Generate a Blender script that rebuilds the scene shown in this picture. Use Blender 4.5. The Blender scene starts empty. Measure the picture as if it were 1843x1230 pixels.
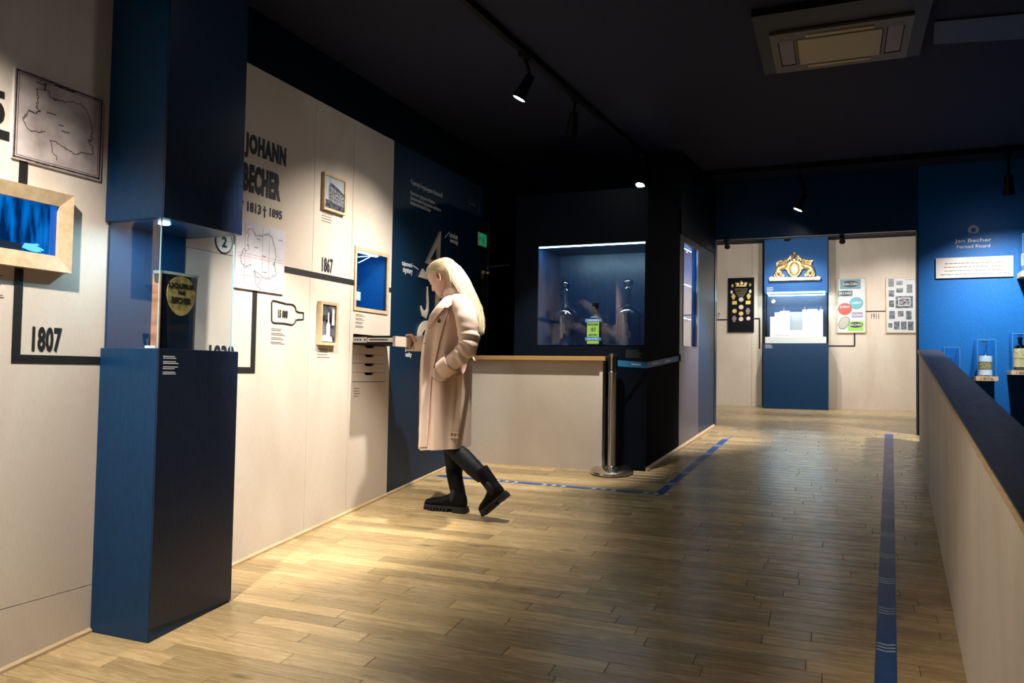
import bpy, bmesh, math, random
from mathutils import Vector, Matrix
random.seed(7)
S = bpy.context.scene
C = S.collection
PI = math.pi
EYE = 1.42          # eye height above the floor under the camera
SL = 0.106          # the floor is a ramp rising away from the camera
F_PX = 1405.0
YAW, PIT, ROL = -0.39561, 0.03941, 0.01618
_fw = Vector((math.sin(YAW)*math.cos(PIT), math.cos(YAW)*math.cos(PIT), math.sin(PIT)))
_r0 = _fw.cross(Vector((0, 0, 1))).normalized(); _u0 = _r0.cross(_fw)
_r = math.cos(ROL)*_r0 + math.sin(ROL)*_u0
_u = -math.sin(ROL)*_r0 + math.cos(ROL)*_u0

# ---------------------------------------------------------------- camera
cd = bpy.data.cameras.new('camera'); cam = bpy.data.objects.new('camera', cd); C.objects.link(cam)
cd.sensor_width = 36; cd.lens = F_PX/1843*36; cd.clip_start = 0.05; cd.clip_end = 100
cam.matrix_world = Matrix(((_r.x, _u.x, -_fw.x, 0), (_r.y, _u.y, -_fw.y, 0), (_r.z, _u.z, -_fw.z, EYE), (0, 0, 0, 1)))
S.camera = cam
# ---------------------------------------------------------------- world, exposure
w = bpy.data.worlds.new('world'); S.world = w; w.use_nodes = True
w.node_tree.nodes['Background'].inputs[0].default_value = (0.6, 0.75, 1, 1)
w.node_tree.nodes['Background'].inputs[1].default_value = 0.015
S.view_settings.view_transform = 'Standard'; S.view_settings.look = 'None'
S.view_settings.exposure = 0.98; S.view_settings.gamma = 1.0; S.view_settings.use_curve_mapping = False
# lamp brightness, all in one place
P_SPOT_WALL = 240; P_SPOT_HER = 165; P_SPOT_COUNTER = 115; P_SPOT_SIDE = 150; P_NEAR = 245
P_FAR = 55; P_BLUE = 150; P_KNEE = 95; P_LED = 2.4; P_GREY_PANEL = 150; P_BACK = 75

LAIM = [(-3.0, 4.3, .9), (-2.0, 6.0, .9), (-.35, 6.7, .75)]
NEARS = [(.9, (-3, 1.55, 1.35), P_NEAR, 80), (2.65, (-3, 3.95, .6), P_SPOT_WALL, 42)]

# ---------------------------------------------------------------- helpers
def ray(px, py): return (px-921.5)/F_PX*_r - (py-615)/F_PX*_u + _fw
def proj(p): p = Vector(p)-Vector((0, 0, EYE)); d = p.dot(_fw); return 921.5+F_PX*p.dot(_r)/d, 615-F_PX*p.dot(_u)/d
def onX(px, py, X): d = ray(px, py); k = X/d.x; return Vector((X, d.y*k, d.z*k+EYE))
def onY(px, py, Y): d = ray(px, py); k = Y/d.y; return Vector((d.x*k, Y, d.z*k+EYE))
def onZ(px, py, Z): d = ray(px, py); k = (Z-EYE)/d.z; return Vector((d.x*k, d.y*k, Z))
def onP(px, py, A, N): d = ray(px, py); o = Vector((0, 0, EYE)); k = (A-o).dot(N)/d.dot(N); return o+d*k
def fz(y): return SL*min(y, 8.35) if y > -50 else 0
ORG = {}
def origin(o): return ORG.get(o.name, Vector((0, 0, 0))) if o else Vector((0, 0, 0))
def tag(o, label=None, cat=None, group=None, kind=None):
    if label: o['label'] = label
    if cat: o['category'] = cat
    if group: o['group'] = group
    if kind: o['kind'] = kind
    return o
def thing(name, loc, label, cat, group=None):
    o = bpy.data.objects.new(name, None); C.objects.link(o); o.location = loc; o.empty_display_size = .1
    ORG[o.name] = Vector(loc); return tag(o, label, cat, group)
def mesh(name, verts, faces, m, parent=None, smooth=False, bevel=0, top=False):
    verts = [Vector(v) for v in verts]
    if parent: base = origin(parent)
    else:
        xs = [v.x for v in verts]; ys = [v.y for v in verts]; zs = [v.z for v in verts]
        base = Vector(((min(xs)+max(xs))/2, (min(ys)+max(ys))/2, min(zs)))
    me = bpy.data.meshes.new(name); me.from_pydata([v-base for v in verts], [], faces); me.update()
    bm = bmesh.new(); bm.from_mesh(me); bmesh.ops.recalc_face_normals(bm, faces=bm.faces)
    bm.to_mesh(me); bm.free()
    if smooth:
        for p in me.polygons: p.use_smooth = True
    o = bpy.data.objects.new(name, me); C.objects.link(o); me.materials.append(m)
    if parent: o.parent = parent
    else: o.location = base
    ORG[o.name] = base
    if bevel:
        b = o.modifiers.new('bevel', 'BEVEL'); b.width = bevel; b.segments = 2; b.limit_method = 'ANGLE'
    return o
class MB:
    def __init__(s): s.v = []; s.f = []
    def add(s, v, f):
        n = len(s.v); s.v += [Vector(q) for q in v]; s.f += [tuple(i+n for i in q) for q in f]; return s
    def box(s, x0, x1, y0, y1, z0, z1):
        return s.add([(x0,y0,z0),(x1,y0,z0),(x1,y1,z0),(x0,y1,z0),(x0,y0,z1),(x1,y0,z1),(x1,y1,z1),(x0,y1,z1)],
                     [(0,3,2,1),(4,5,6,7),(0,1,5,4),(1,2,6,5),(2,3,7,6),(3,0,4,7)])
    def obox(s, O, R, U, N, w, h, d):      # box from O along R (w), U (h), N (d)
        O = Vector(O); a = R*w; b = U*h; c = N*d
        return s.add([O, O+a, O+a+b, O+b, O+c, O+a+c, O+a+b+c, O+b+c],
                     [(0,3,2,1),(4,5,6,7),(0,1,5,4),(1,2,6,5),(2,3,7,6),(3,0,4,7)])
    def prism(s, pts, D):                  # polygon pts (3D) extruded by vector D
        n = len(pts); D = Vector(D); p = [Vector(q) for q in pts]
        f = [tuple(range(n))[::-1], tuple(range(n, 2*n))] + [(i, (i+1) % n, n+(i+1) % n, n+i) for i in range(n)]
        return s.add(p+[q+D for q in p], f)
    def tube(s, pts, rad, n=10, caps=True, flat=None):
        pts = [Vector(p) for p in pts]
        if not hasattr(rad, '__len__'): rad = [rad]*len(pts)
        t0 = (pts[1]-pts[0]).normalized(); ref = Vector((0, 1, 0)) if abs(t0.y) < .9 else Vector((1, 0, 0))
        nx = t0.cross(ref).normalized(); base = len(s.v); k = len(pts)
        for i, p in enumerate(pts):
            t = (pts[min(i+1, k-1)]-pts[max(i-1, 0)]).normalized()
            nx = (nx - t*nx.dot(t)).normalized(); ny = t.cross(nx)
            r = rad[i]; ra, rb = (r if hasattr(r, '__len__') else (r, r))
            for j in range(n):
                a = 2*PI*j/n; s.v.append(p+nx*math.cos(a)*ra+ny*math.sin(a)*rb)
        for i in range(k-1):
            for j in range(n):
                a = base+i*n+j; b = base+i*n+(j+1) % n; s.f.append((a, b, b+n, a+n))
        if caps: s.f.append(tuple(base+j for j in range(n))[::-1]); s.f.append(tuple(base+(k-1)*n+j for j in range(n)))
        return s
    def rings(s, rings, cap0=True, cap1=True):
        base = len(s.v); n = len(rings[0])
        for r in rings: s.v += [Vector(q) for q in r]
        for i in range(len(rings)-1):
            for j in range(n):
                a = base+i*n+j; b = base+i*n+(j+1) % n; s.f.append((a, b, b+n, a+n))
        if cap0: s.f.append(tuple(base+j for j in range(n))[::-1])
        if cap1: s.f.append(tuple(base+(len(rings)-1)*n+j for j in range(n)))
        return s
    def lathe(s, prof, c, n=20, ax=Vector((0, 0, 1)), sq=0):  # prof: (r, h); sq>0 gives a squarish section
        c = Vector(c); ref = Vector((1, 0, 0)) if abs(ax.x) < .9 else Vector((0, 1, 0))
        e1 = (ref-ax*ref.dot(ax)).normalized(); e2 = ax.cross(e1); R = []
        for r, h in prof:
            q = []
            for j in range(n):
                a = 2*PI*j/n; ca, sa = math.cos(a), math.sin(a)
                k = 1.0
                if sq: k = (abs(ca)**(2+sq)+abs(sa)**(2+sq))**(-1/(2+sq))
                q.append(c+e1*r*k*ca+e2*r*k*sa+ax*h)
            R.append(q)
        return s.rings(R)
    def ell(s, c, a, b, d, n=14, m=9):      # ellipsoid with axis vectors a, b, d
        c = Vector(c); R = []
        for i in range(m+1):
            t = -PI/2+PI*i/m*.998+.001
            R.append([c+a*math.cos(t)*math.cos(2*PI*j/n)+b*math.cos(t)*math.sin(2*PI*j/n)+d*math.sin(t) for j in range(n)])
        return s.rings(R)
    def build(s, name, m, parent=None, smooth=False, bevel=0): return mesh(name, s.v, s.f, m, parent, smooth, bevel)
def sm_angle(o, ang=40):
    me = o.data
    for p in me.polygons: p.use_smooth = True
    bm = bmesh.new(); bm.from_mesh(me); lim = math.radians(ang)
    for e in bm.edges:
        if len(e.link_faces) == 2 and e.calc_face_angle(0) > lim: e.smooth = False
    bm.to_mesh(me); bm.free(); return o
def catmull(pts, sub):
    out = []; P = [Vector(p) for p in pts]; n = len(P)
    for i in range(n-1):
        p0, p1, p2, p3 = P[max(i-1, 0)], P[i], P[i+1], P[min(i+2, n-1)]
        for k in range(sub):
            t = k/sub; out.append(.5*((2*p1)+(p2-p0)*t+(2*p0-5*p1+4*p2-p3)*t*t+(3*p1-p0-3*p2+p3)*t**3))
    out.append(P[-1]); return out
def interp(tab, x):
    if x <= tab[0][0]: return tab[0][1]
    for (a, b), (c, d) in zip(tab, tab[1:]):
        if x <= c: return b+(d-b)*(x-a)/(c-a)
    return tab[-1][1]

# ---------------------------------------------------------------- materials
def mat(name, col, rough=.5, metal=0, spec=.5, coat=0):
    m = bpy.data.materials.new(name); m.use_nodes = True; b = m.node_tree.nodes['Principled BSDF']
    b.inputs['Base Color'].default_value = (*col, 1); b.inputs['Roughness'].default_value = rough
    b.inputs['Metallic'].default_value = metal; b.inputs['Specular IOR Level'].default_value = spec
    b.inputs['Coat Weight'].default_value = coat; return m
def noise_mix(m, c1, c2, scale=(1, 1, 1), nscale=5, detail=6, lo=.35, hi=.65, bump=0, coords='pos', rough=None, dist=0):
    nt = m.node_tree; N = nt.nodes; L = nt.links; b = N['Principled BSDF']
    if coords == 'pos': g = N.new('ShaderNodeNewGeometry'); src = g.outputs['Position']
    else: g = N.new('ShaderNodeTexCoord'); src = g.outputs['Object']
    mp = N.new('ShaderNodeMapping'); mp.inputs['Scale'].default_value = scale; L.new(src, mp.inputs[0])
    nz = N.new('ShaderNodeTexNoise'); nz.inputs['Scale'].default_value = nscale; nz.inputs['Detail'].default_value = detail
    nz.inputs['Distortion'].default_value = dist; L.new(mp.outputs[0], nz.inputs['Vector'])
    cr = N.new('ShaderNodeValToRGB'); cr.color_ramp.elements[0].position = lo; cr.color_ramp.elements[1].position = hi
    cr.color_ramp.elements[0].color = (*c1, 1); cr.color_ramp.elements[1].color = (*c2, 1)
    L.new(nz.outputs['Fac'], cr.inputs[0]); L.new(cr.outputs[0], b.inputs['Base Color'])
    if bump:
        bp = N.new('ShaderNodeBump'); bp.inputs['Strength'].default_value = bump; bp.inputs['Distance'].default_value = .01
        L.new(nz.outputs['Fac'], bp.inputs['Height']); L.new(bp.outputs[0], b.inputs['Normal'])
    if rough:
        mr = N.new('ShaderNodeMapRange'); mr.inputs[3].default_value = rough[0]; mr.inputs[4].default_value = rough[1]
        L.new(nz.outputs['Fac'], mr.inputs[0]); L.new(mr.outputs[0], b.inputs['Roughness'])
    return m
def two_noise(m, cols, big=1.3, fine=(60, 60, 4), fs=6, amt=.25):
    """plywood: large pale clouds and fine upright fibre"""
    nt = m.node_tree; N = nt.nodes; L = nt.links; b = N['Principled BSDF']
    g = N.new('ShaderNodeNewGeometry')
    nz = N.new('ShaderNodeTexNoise'); nz.inputs['Scale'].default_value = big; nz.inputs['Detail'].default_value = 3
    nz.inputs['Distortion'].default_value = .8
    mq = N.new('ShaderNodeMapping'); mq.inputs['Scale'].default_value = (1.4, 1.4, .55); L.new(g.outputs['Position'], mq.inputs[0]); L.new(mq.outputs[0], nz.inputs['Vector'])
    cr = N.new('ShaderNodeValToRGB'); cr.color_ramp.elements[0].position = .35; cr.color_ramp.elements[1].position = .68
    cr.color_ramp.elements[0].color = (*cols[0], 1); cr.color_ramp.elements[1].color = (*cols[1], 1); L.new(nz.outputs['Fac'], cr.inputs[0])
    mp = N.new('ShaderNodeMapping'); mp.inputs['Scale'].default_value = fine; L.new(g.outputs['Position'], mp.inputs[0])
    n2 = N.new('ShaderNodeTexNoise'); n2.inputs['Scale'].default_value = fs; n2.inputs['Detail'].default_value = 4; L.new(mp.outputs[0], n2.inputs['Vector'])
    mr = N.new('ShaderNodeMapRange'); mr.inputs[1].default_value = .3; mr.inputs[2].default_value = .7
    mr.inputs[3].default_value = 1-amt; mr.inputs[4].default_value = 1+amt*.3; L.new(n2.outputs['Fac'], mr.inputs[0])
    mx = N.new('ShaderNodeVectorMath'); mx.operation = 'SCALE'; L.new(cr.outputs[0], mx.inputs[0]); L.new(mr.outputs[0], mx.inputs['Scale'])
    L.new(mx.outputs[0], b.inputs['Base Color'])
    bp = N.new('ShaderNodeBump'); bp.inputs['Strength'].default_value = .05; bp.inputs['Distance'].default_value = .004
    L.new(n2.outputs['Fac'], bp.inputs['Height']); L.new(bp.outputs[0], b.inputs['Normal'])
    return m
def emis(name, col, s):
    m = mat(name, (0, 0, 0), .5); b = m.node_tree.nodes['Principled BSDF']
    b.inputs['Emission Color'].default_value = (*col, 1); b.inputs['Emission Strength'].default_value = s; return m
def pane_mat(name, tint=(1, 1, 1), ior=1.45, gain=1.0, rough=0.0):
    m = bpy.data.materials.new(name); m.use_nodes = True; N = m.node_tree.nodes; L = m.node_tree.links; N.clear()
    o = N.new('ShaderNodeOutputMaterial'); mx = N.new('ShaderNodeMixShader'); t = N.new('ShaderNodeBsdfTransparent'); g = N.new('ShaderNodeBsdfGlossy')
    g.inputs['Roughness'].default_value = rough; t.inputs[0].default_value = (*tint, 1)
    fr = N.new('ShaderNodeFresnel'); fr.inputs[0].default_value = ior
    mu = N.new('ShaderNodeMath'); mu.operation = 'MULTIPLY'; mu.use_clamp = True; mu.inputs[1].default_value = gain
    ge = N.new('ShaderNodeNewGeometry'); fb = N.new('ShaderNodeMath'); fb.operation = 'MULTIPLY_ADD'; fb.inputs[1].default_value = -gain; fb.inputs[2].default_value = gain
    L.new(ge.outputs['Backfacing'], fb.inputs[0]); L.new(fb.outputs[0], mu.inputs[1]); L.new(fr.outputs[0], mu.inputs[0]); L.new(mu.outputs[0], mx.inputs[0]); L.new(t.outputs[0], mx.inputs[1]); L.new(g.outputs[0], mx.inputs[2]); L.new(mx.outputs[0], o.inputs[0])
    return m
M = {}
M['ply'] = two_noise(mat('pale_plywood', (.6, .5, .4), .55, spec=.3), ((.60, .505, .42), (.70, .62, .535)), amt=.10)
M['ply_far'] = M['ply']
M['ply_edge'] = noise_mix(mat('plywood_edge', (.5, .36, .2), .6), (.40, .27, .13), (.62, .46, .28), (1, 1, 60), 8)
M['ochre'] = mat('oak_edge', (.45, .27, .09), .4)
M['navy'] = noise_mix(mat('navy_paint', (.01, .05, .13), .40, spec=.3), (.0014, .028, .082), (.0022, .036, .104), (1, 1, .2), 90, 3, rough=(.30, .40))
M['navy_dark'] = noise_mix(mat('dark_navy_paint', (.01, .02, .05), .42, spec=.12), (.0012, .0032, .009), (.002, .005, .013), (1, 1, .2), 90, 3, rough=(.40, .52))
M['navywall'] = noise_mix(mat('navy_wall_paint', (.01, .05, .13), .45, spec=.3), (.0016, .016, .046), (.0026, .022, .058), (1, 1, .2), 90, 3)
M['blue'] = noise_mix(mat('royal_blue_paint', (.01, .12, .38), .5, spec=.25), (.003, .085, .30), (.004, .105, .36), (1, 1, 1), 60, 3)
M['ceil'] = noise_mix(mat('ceiling_paint', (.012, .016, .03), .75, spec=.15), (.012, .016, .036), (.024, .027, .050), (1, 1, 1), 160, 2)
M['black'] = mat('black_paint', (.003, .003, .004), .5, spec=.2)
M['blackgloss'] = mat('black_plastic', (.008, .008, .009), .3)
M['slit'] = mat('dark_gap', (.01, .008, .006), .9)
M['print'] = mat('black_print', (.008, .007, .007), .6)
M['white'] = mat('white_print', (.75, .77, .8), .6)
M['greytext'] = mat('grey_print', (.12, .11, .10), .7)
M['steel'] = mat('brushed_steel', (.62, .58, .52), .22, 1)
M['chrome'] = mat('chrome', (.75, .73, .7), .12, 1)
M['gold'] = noise_mix(mat('gilded', (.75, .47, .12), .38, .75), (.62, .42, .14), (.90, .72, .38), (1, 1, 1), 30)
M['pane'] = pane_mat('clear_pane', (.97, .985, .98))
M['mirrorpane'] = pane_mat('reflecting_pane', (.93, .96, .97), 1.5, 1.6)
M['bottleglass'] = pane_mat('bottle_glass', (.88, .93, .93), 1.7, 3.2, .06)
M['bottlegreen'] = pane_mat('green_bottle_glass', (.10, .18, .09), 1.6, 2.0, .02)
M['led'] = emis('led_strip', (.62, .92, 1), 9)
M['lens'] = emis('lamp_lens', (.9, .97, 1), 40)
M['lens_off'] = mat('lamp_glass_off', (.03, .03, .035), .15)
M['alu'] = mat('aluminium_edge', (.5, .5, .5), .35, 1)

# ---------------------------------------------------------------- planar helpers
def frame_plane(O, R, U): R = R.normalized(); U = U.normalized(); return Vector(O), R, U, R.cross(U)
WL = (Vector((-3, 0, 0)), Vector((0, 1, 0)), Vector((0, 0, 1)), Vector((1, 0, 0)))  # left wall: R=+Y, U=+Z, N=+X
def wl(y, z, d=0): return Vector((-3+d, y, z))
def holed(mb, O, R, U, N, w, h, holes, t):
    """plate w x h thickness t behind the face plane, with rectangular holes (u0,u1,v0,v1)"""
    us = sorted({0, w, *[q for a in holes for q in a[:2]]}); vs = sorted({0, h, *[q for a in holes for q in a[2:]]})
    for i in range(len(us)-1):
        for j in range(len(vs)-1):
            cu, cv = (us[i]+us[i+1])/2, (vs[j]+vs[j+1])/2
            if any(a[0] < cu < a[1] and a[2] < cv < a[3] for a in holes): continue
            mb.obox(Vector(O)+R*us[i]+U*vs[j]-N*t, R, U, N, us[i+1]-us[i], vs[j+1]-vs[j], t)
    return mb
_txt = {}
def text_geo(s, off=0.0, font=None):
    k = (s, off)
    if k in _txt: return _txt[k]
    c = bpy.data.curves.new('t', 'FONT'); c.body = s; c.offset = off; c.extrude = .02; c.resolution_u = 3; c.space_character = 1+off*2.2
    c.align_x = 'LEFT'; o = bpy.data.objects.new('t', c); C.objects.link(o)
    dg = bpy.context.evaluated_depsgraph_get(); me = o.evaluated_get(dg).to_mesh()
    v = [q.co.copy() for q in me.vertices]; f = [tuple(p.vertices) for p in me.polygons]
    o.evaluated_get(dg).to_mesh_clear(); bpy.data.objects.remove(o); bpy.data.curves.remove(c)
    if not v: _txt[k] = ([], []); return _txt[k]
    x0 = min(q.x for q in v); x1 = max(q.x for q in v); y0 = min(q.y for q in v); y1 = max(q.y for q in v); z0 = min(q.z for q in v); z1 = max(q.z for q in v)
    v = [Vector(((q.x-x0)/(x1-x0), (q.y-y0)/(y1-y0), (q.z-z0)/max(1e-6, z1-z0))) for q in v]
    _txt[k] = (v, f); return _txt[k]
def text(mb, s, O, R, U, N, w, h, d=.002, off=.0, raise_=.0005):
    v, f = text_geo(s, off); O = Vector(O)
    return mb.add([O+R*(q.x*w)+U*(q.y*h)+N*(raise_+q.z*d) for q in v], f)
def lettering(name, label, rows, m, plane, cat='lettering', d=.002, off=.02, parent=None):
    """rows: (string, O, w, h)"""
    mb = MB()
    for s, O, w, h in rows: text(mb, s, O, plane[0], plane[1], plane[2], w, h, d, off)
    o = mb.build(name, m, parent)
    return o if parent else tag(o, label, cat)
def caption(mb, O, R, U, N, w, n, lh, seed=0, indent=False, d=.0008, blk=None):
    """n lines of tiny illegible print"""
    rr = random.Random(seed); O = Vector(O)
    for i in range(n):
        if blk and i % blk == blk-1: continue
        x = 0; end = w*rr.uniform(.65, 1); end = w if n == 1 else end
        while x < end-.004*w:
            ww = min(rr.uniform(.02, .08)*w, end-x)
            mb.obox(O+R*x-U*(lh*(i+1))+N*.0004, R, U, N, ww, lh*(.32 if n == 1 else .45), d); x += ww+.012*w
    return mb
def wiggle(mb, pts, R, U, N, O, wdt=.002, seed=0, amp=.004, sub=6):
    """a wobbly drawn line (map outline); pts in plane coordinates"""
    rr = random.Random(seed); P = []
    for (a, b), (c, d_) in zip(pts, pts[1:]):
        for k in range(sub): t = k/sub; P.append((a+(c-a)*t+rr.uniform(-amp, amp), b+(d_-b)*t+rr.uniform(-amp, amp)))
    P.append(pts[-1])
    for (a, b), (c, d_) in zip(P, P[1:]):
        L = math.hypot(c-a, d_-b)
        if L < 1e-6: continue
        r = R*((c-a)/L)+U*((d_-b)/L); n = N.cross(r)
        mb.obox(Vector(O)+R*a+U*b-n*wdt/2+N*.0006, r, n, N, L+wdt*.5, wdt, .0006)
    return mb
def struct(mb, name, m, parent=None, **k):
    o = mb.build(name, m, parent, **k)
    if not parent: o['kind'] = 'structure'
    return o
X_, Y_, Z_ = Vector((1, 0, 0)), Vector((0, 1, 0)), Vector((0, 0, 1))

# ================================================================ THE SETTING
CEIL = 3.46
# ---- floor: slab, single planks near the camera, the rest joined
def oak():
    m = mat('oak_planks', (.4, .26, .13), .3, spec=.5); nt = m.node_tree; N = nt.nodes; L = nt.links; b = N['Principled BSDF']
    at = N.new('ShaderNodeAttribute'); at.attribute_name = 'tone'
    g = N.new('ShaderNodeNewGeometry'); cb = N.new('ShaderNodeVectorMath'); cb.operation = 'ADD'
    cx = N.new('ShaderNodeCombineXYZ'); ml = N.new('ShaderNodeMath'); ml.operation = 'MULTIPLY'; ml.inputs[1].default_value = 37
    L.new(at.outputs['Fac'], ml.inputs[0]); L.new(ml.outputs[0], cx.inputs[2]); L.new(ml.outputs[0], cx.inputs[0])
    L.new(g.outputs['Position'], cb.inputs[0]); L.new(cx.outputs[0], cb.inputs[1])
    mp = N.new('ShaderNodeMapping'); mp.inputs['Scale'].default_value = (1.1, 14, 14); L.new(cb.outputs[0], mp.inputs[0])
    n1 = N.new('ShaderNodeTexNoise'); n1.inputs['Scale'].default_value = 3.0; n1.inputs['Detail'].default_value = 7; n1.inputs['Distortion'].default_value = 1.6; L.new(mp.outputs[0], n1.inputs['Vector'])
    cr = N.new('ShaderNodeValToRGB'); e = cr.color_ramp.elements; e[0].position = .30; e[1].position = .70
    e[0].color = (.37, .25, .115, 1); e[1].color = (.54, .405, .215, 1); q = e.new(.5); q.color = (.46, .325, .16, 1)
    L.new(n1.outputs['Fac'], cr.inputs[0])
    mr = N.new('ShaderNodeMapRange'); mr.inputs[3].default_value = .72; mr.inputs[4].default_value = 1.25; L.new(at.outputs['Fac'], mr.inputs[0])
    sc = N.new('ShaderNodeVectorMath'); sc.operation = 'SCALE'; L.new(cr.outputs[0], sc.inputs[0]); L.new(mr.outputs[0], sc.inputs['Scale'])
    # knots
    m3 = N.new('ShaderNodeMapping'); m3.inputs['Scale'].default_value = (2.2, 7, 7); L.new(cb.outputs[0], m3.inputs[0])
    vo = N.new('ShaderNodeTexVoronoi'); vo.inputs['Scale'].default_value = .8; L.new(m3.outputs[0], vo.inputs['Vector'])
    kr = N.new('ShaderNodeMapRange'); kr.inputs[1].default_value = .03; kr.inputs[2].default_value = .12; kr.inputs[3].default_value = .45; kr.inputs[4].default_value = 1; L.new(vo.outputs['Distance'], kr.inputs[0])
    s2 = N.new('ShaderNodeVectorMath'); s2.operation = 'SCALE'; L.new(sc.outputs[0], s2.inputs[0]); L.new(kr.outputs[0], s2.inputs['Scale'])
    L.new(s2.outputs[0], b.inputs['Base Color'])
    rr = N.new('ShaderNodeMapRange'); rr.inputs[3].default_value = .20; rr.inputs[4].default_value = .34; L.new(n1.outputs['Fac'], rr.inputs[0]); L.new(rr.outputs[0], b.inputs['Roughness'])
    bp = N.new('ShaderNodeBump'); bp.inputs['Strength'].default_value = .03; bp.inputs['Distance'].default_value = .002
    L.new(n1.outputs['Fac'], bp.inputs['Height']); L.new(bp.outputs[0], b.inputs['Normal'])
    return m
M['oak'] = oak()
YF = 12.1                                   # far wall
ZF0 = SL*8.35; ZF1 = onY(1430, 737, 11.7).z
def floor_z(y): return SL*y if y <= 8.35 else ZF0+(ZF1-ZF0)*(y-8.35)/(11.7-8.35)
fl = MB()
fl.prism([(-3.3, -3, SL*-3-.02), (.9, -3, SL*-3-.02), (.9, 8.35, ZF0-.02), (-3.3, 8.35, ZF0-.02)], (0, 0, -.15))
fl.prism([(-4.5, 8.35, ZF0-.02), (4, 8.35, ZF0-.02), (4, 12.3, floor_z(12.3)-.02), (-4.5, 12.3, floor_z(12.3)-.02)], (0, 0, -.15))
floor = struct(fl, 'floor', M['slit'])
PW = .088
def plank_geo(x0, x1, y0, y1):
    g = .0010; c = .0013; x0 += g; x1 -= g; y0 += g; y1 -= g; v = []
    for (i, t) in ((0, -.02), (0, -c), (c, 0)):
        for (x, y) in ((x0+i, y0+i), (x1-i, y0+i), (x1-i, y1-i), (x0+i, y1-i)): v.append((x, y, floor_z(y)+t))
    f = [(a, (a+1) % 4, (a+1) % 4+4, a+4) for a in range(4)]+[(a+4, (a+1) % 4+4, (a+1) % 4+8, a+8) for a in range(4)]+[(8, 9, 10, 11)]
    return v, f
def tone_attr(me, vals):
    a = me.attributes.new('tone', 'FLOAT', 'FACE')
    for i, q in enumerate(vals): a.data[i].value = q
def vis(x, y):
    p = Vector((x, y, floor_z(y)))-Vector((0, 0, EYE)); d = p.dot(_fw)
    if d < .2: return None
    return 921.5+F_PX*p.dot(_r)/d, 615-F_PX*p.dot(_u)/d
planks = []; rnd = random.Random(3); y = -1.0
while y < 8.35:
    x = -3.0-rnd.uniform(0, .8); kn = .26+.054*y
    while x < kn:
        L = rnd.choice((.45, .6, .75, .9, 1.1))*rnd.uniform(.9, 1.1)
        a, b = max(x, -3.0), min(x+L, kn+.02)
        if b-a > .03: planks.append((a, b, y, min(y+PW, 8.349)))
        x += L
    y += PW
inview = []
rest = MB(); rt = []
for p in planks:
    q = [vis(*c) for c in ((p[0], p[2]), (p[1], p[2]), (p[0], p[3]), (p[1], p[3]))]; ok = [t for t in q if t and -60 < t[0] < 1900 and t[1] < 1260]
    if ok and len(inview) < 300: inview.append(p)
    else:
        v, f = plank_geo(*p); rest.add(v, f); rt += [rnd.random()]*len(f)
y = 8.35
while y < 12.1:
    x = -4.4-rnd.uniform(0, .8)
    while x < 3.9:
        L = rnd.choice((.6, .9, 1.2)); v, f = plank_geo(x, x+L, y, y+PW); rest.add(v, f); rt += [.35+.3*rnd.random()]*len(f); x += L
    y += PW
ro = rest.build('plank_field', M['oak'], floor); ro['kind'] = 'stuff'; tone_attr(ro.data, rt)
for p in inview:
    v, f = plank_geo(*p); o = mesh('plank', v, f, M['oak'], floor); t = rnd.random(); tone_attr(o.data, [t]*len(f))

# ---- left wall of plywood panels
wlm = MB().box(-3.5, -3.30, -3, 4.88, -.4, CEIL); wlm.box(-3.30, -3.02, -3, 4.40, -.4, 3.09)
wall_left = struct(wlm, 'wall_left', M['navy_dark'])
def panel(y0, y1, z0, z1, holes=(), par=None):
    mb = MB(); g = .0015
    holed(mb, (-3, y0+g, z0+g), Y_, Z_, X_, y1-y0-2*g, z1-z0-2*g, [(a-y0-g, b-y0-g, c-z0-g, d-z0-g) for a, b, c, d in holes], .02)
    return mb.build('panel', M['ply'], par or wall_left)
ZT = 3.104
panel(-3, -.2, -.4, ZT); panel(-.2, 1.0, -.4, ZT); panel(1.0, 2.55, .466, ZT); panel(1.0, 2.55, -.1, .466)
panel(2.55, 3.94, 0, 2.02); panel(2.55, 3.957, 2.02, ZT); panel(3.94, 4.376, 0, 2.02); panel(3.957, 4.376, 2.02, ZT)
NI = (4.42, 4.83, 1.832, 2.243); DR = (4.418, 4.835, 1.336, 1.662)
panel(4.376, 4.885, .2, ZT, [NI, DR])
# wall above the panels and the end return of the panelled wall
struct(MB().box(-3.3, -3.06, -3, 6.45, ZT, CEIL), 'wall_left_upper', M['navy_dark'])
bb = MB().prism([(-3, -3, fz(-3)), (-2.985, -3, fz(-3)), (-2.985, -3, fz(-3)+.012), (-3, -3, fz(-3)+.02)], (0, 7.9, SL*7.9))
struct(bb, 'baseboard_left', M['ply_edge'])
# ---- navy wall continuing the left wall, dark door beyond
nv = MB().box(-3.3, -3.0, 4.886, 6.45, .3, ZT); wall_navy = struct(nv, 'wall_left_navy', M['navywall'])
bb = MB().prism([(-3, 4.9, fz(4.9)), (-2.985, 4.9, fz(4.9)), (-2.985, 4.9, fz(4.9)+.012), (-3, 4.9, fz(4.9)+.02)], (0, 1.5, SL*1.5))
struct(bb, 'baseboard_left_navy', M['ply_edge'])
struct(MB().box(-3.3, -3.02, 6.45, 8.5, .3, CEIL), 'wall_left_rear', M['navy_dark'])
dr = thing('door_1', (-3.0, 6.95, fz(6.9)), None, None); dr['kind'] = 'structure'
MB().box(-3.0, -2.96, 6.50, 7.40, fz(7)+.01, 2.78).build('door_leaf', M['black'], dr, bevel=.004)
fb = MB().box(-3.0, -2.94, 6.45, 6.50, fz(7), 2.84).box(-3.0, -2.94, 7.40, 7.45, fz(7), 2.84).box(-3.0, -2.94, 6.45, 7.45, 2.79, 2.84)
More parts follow.
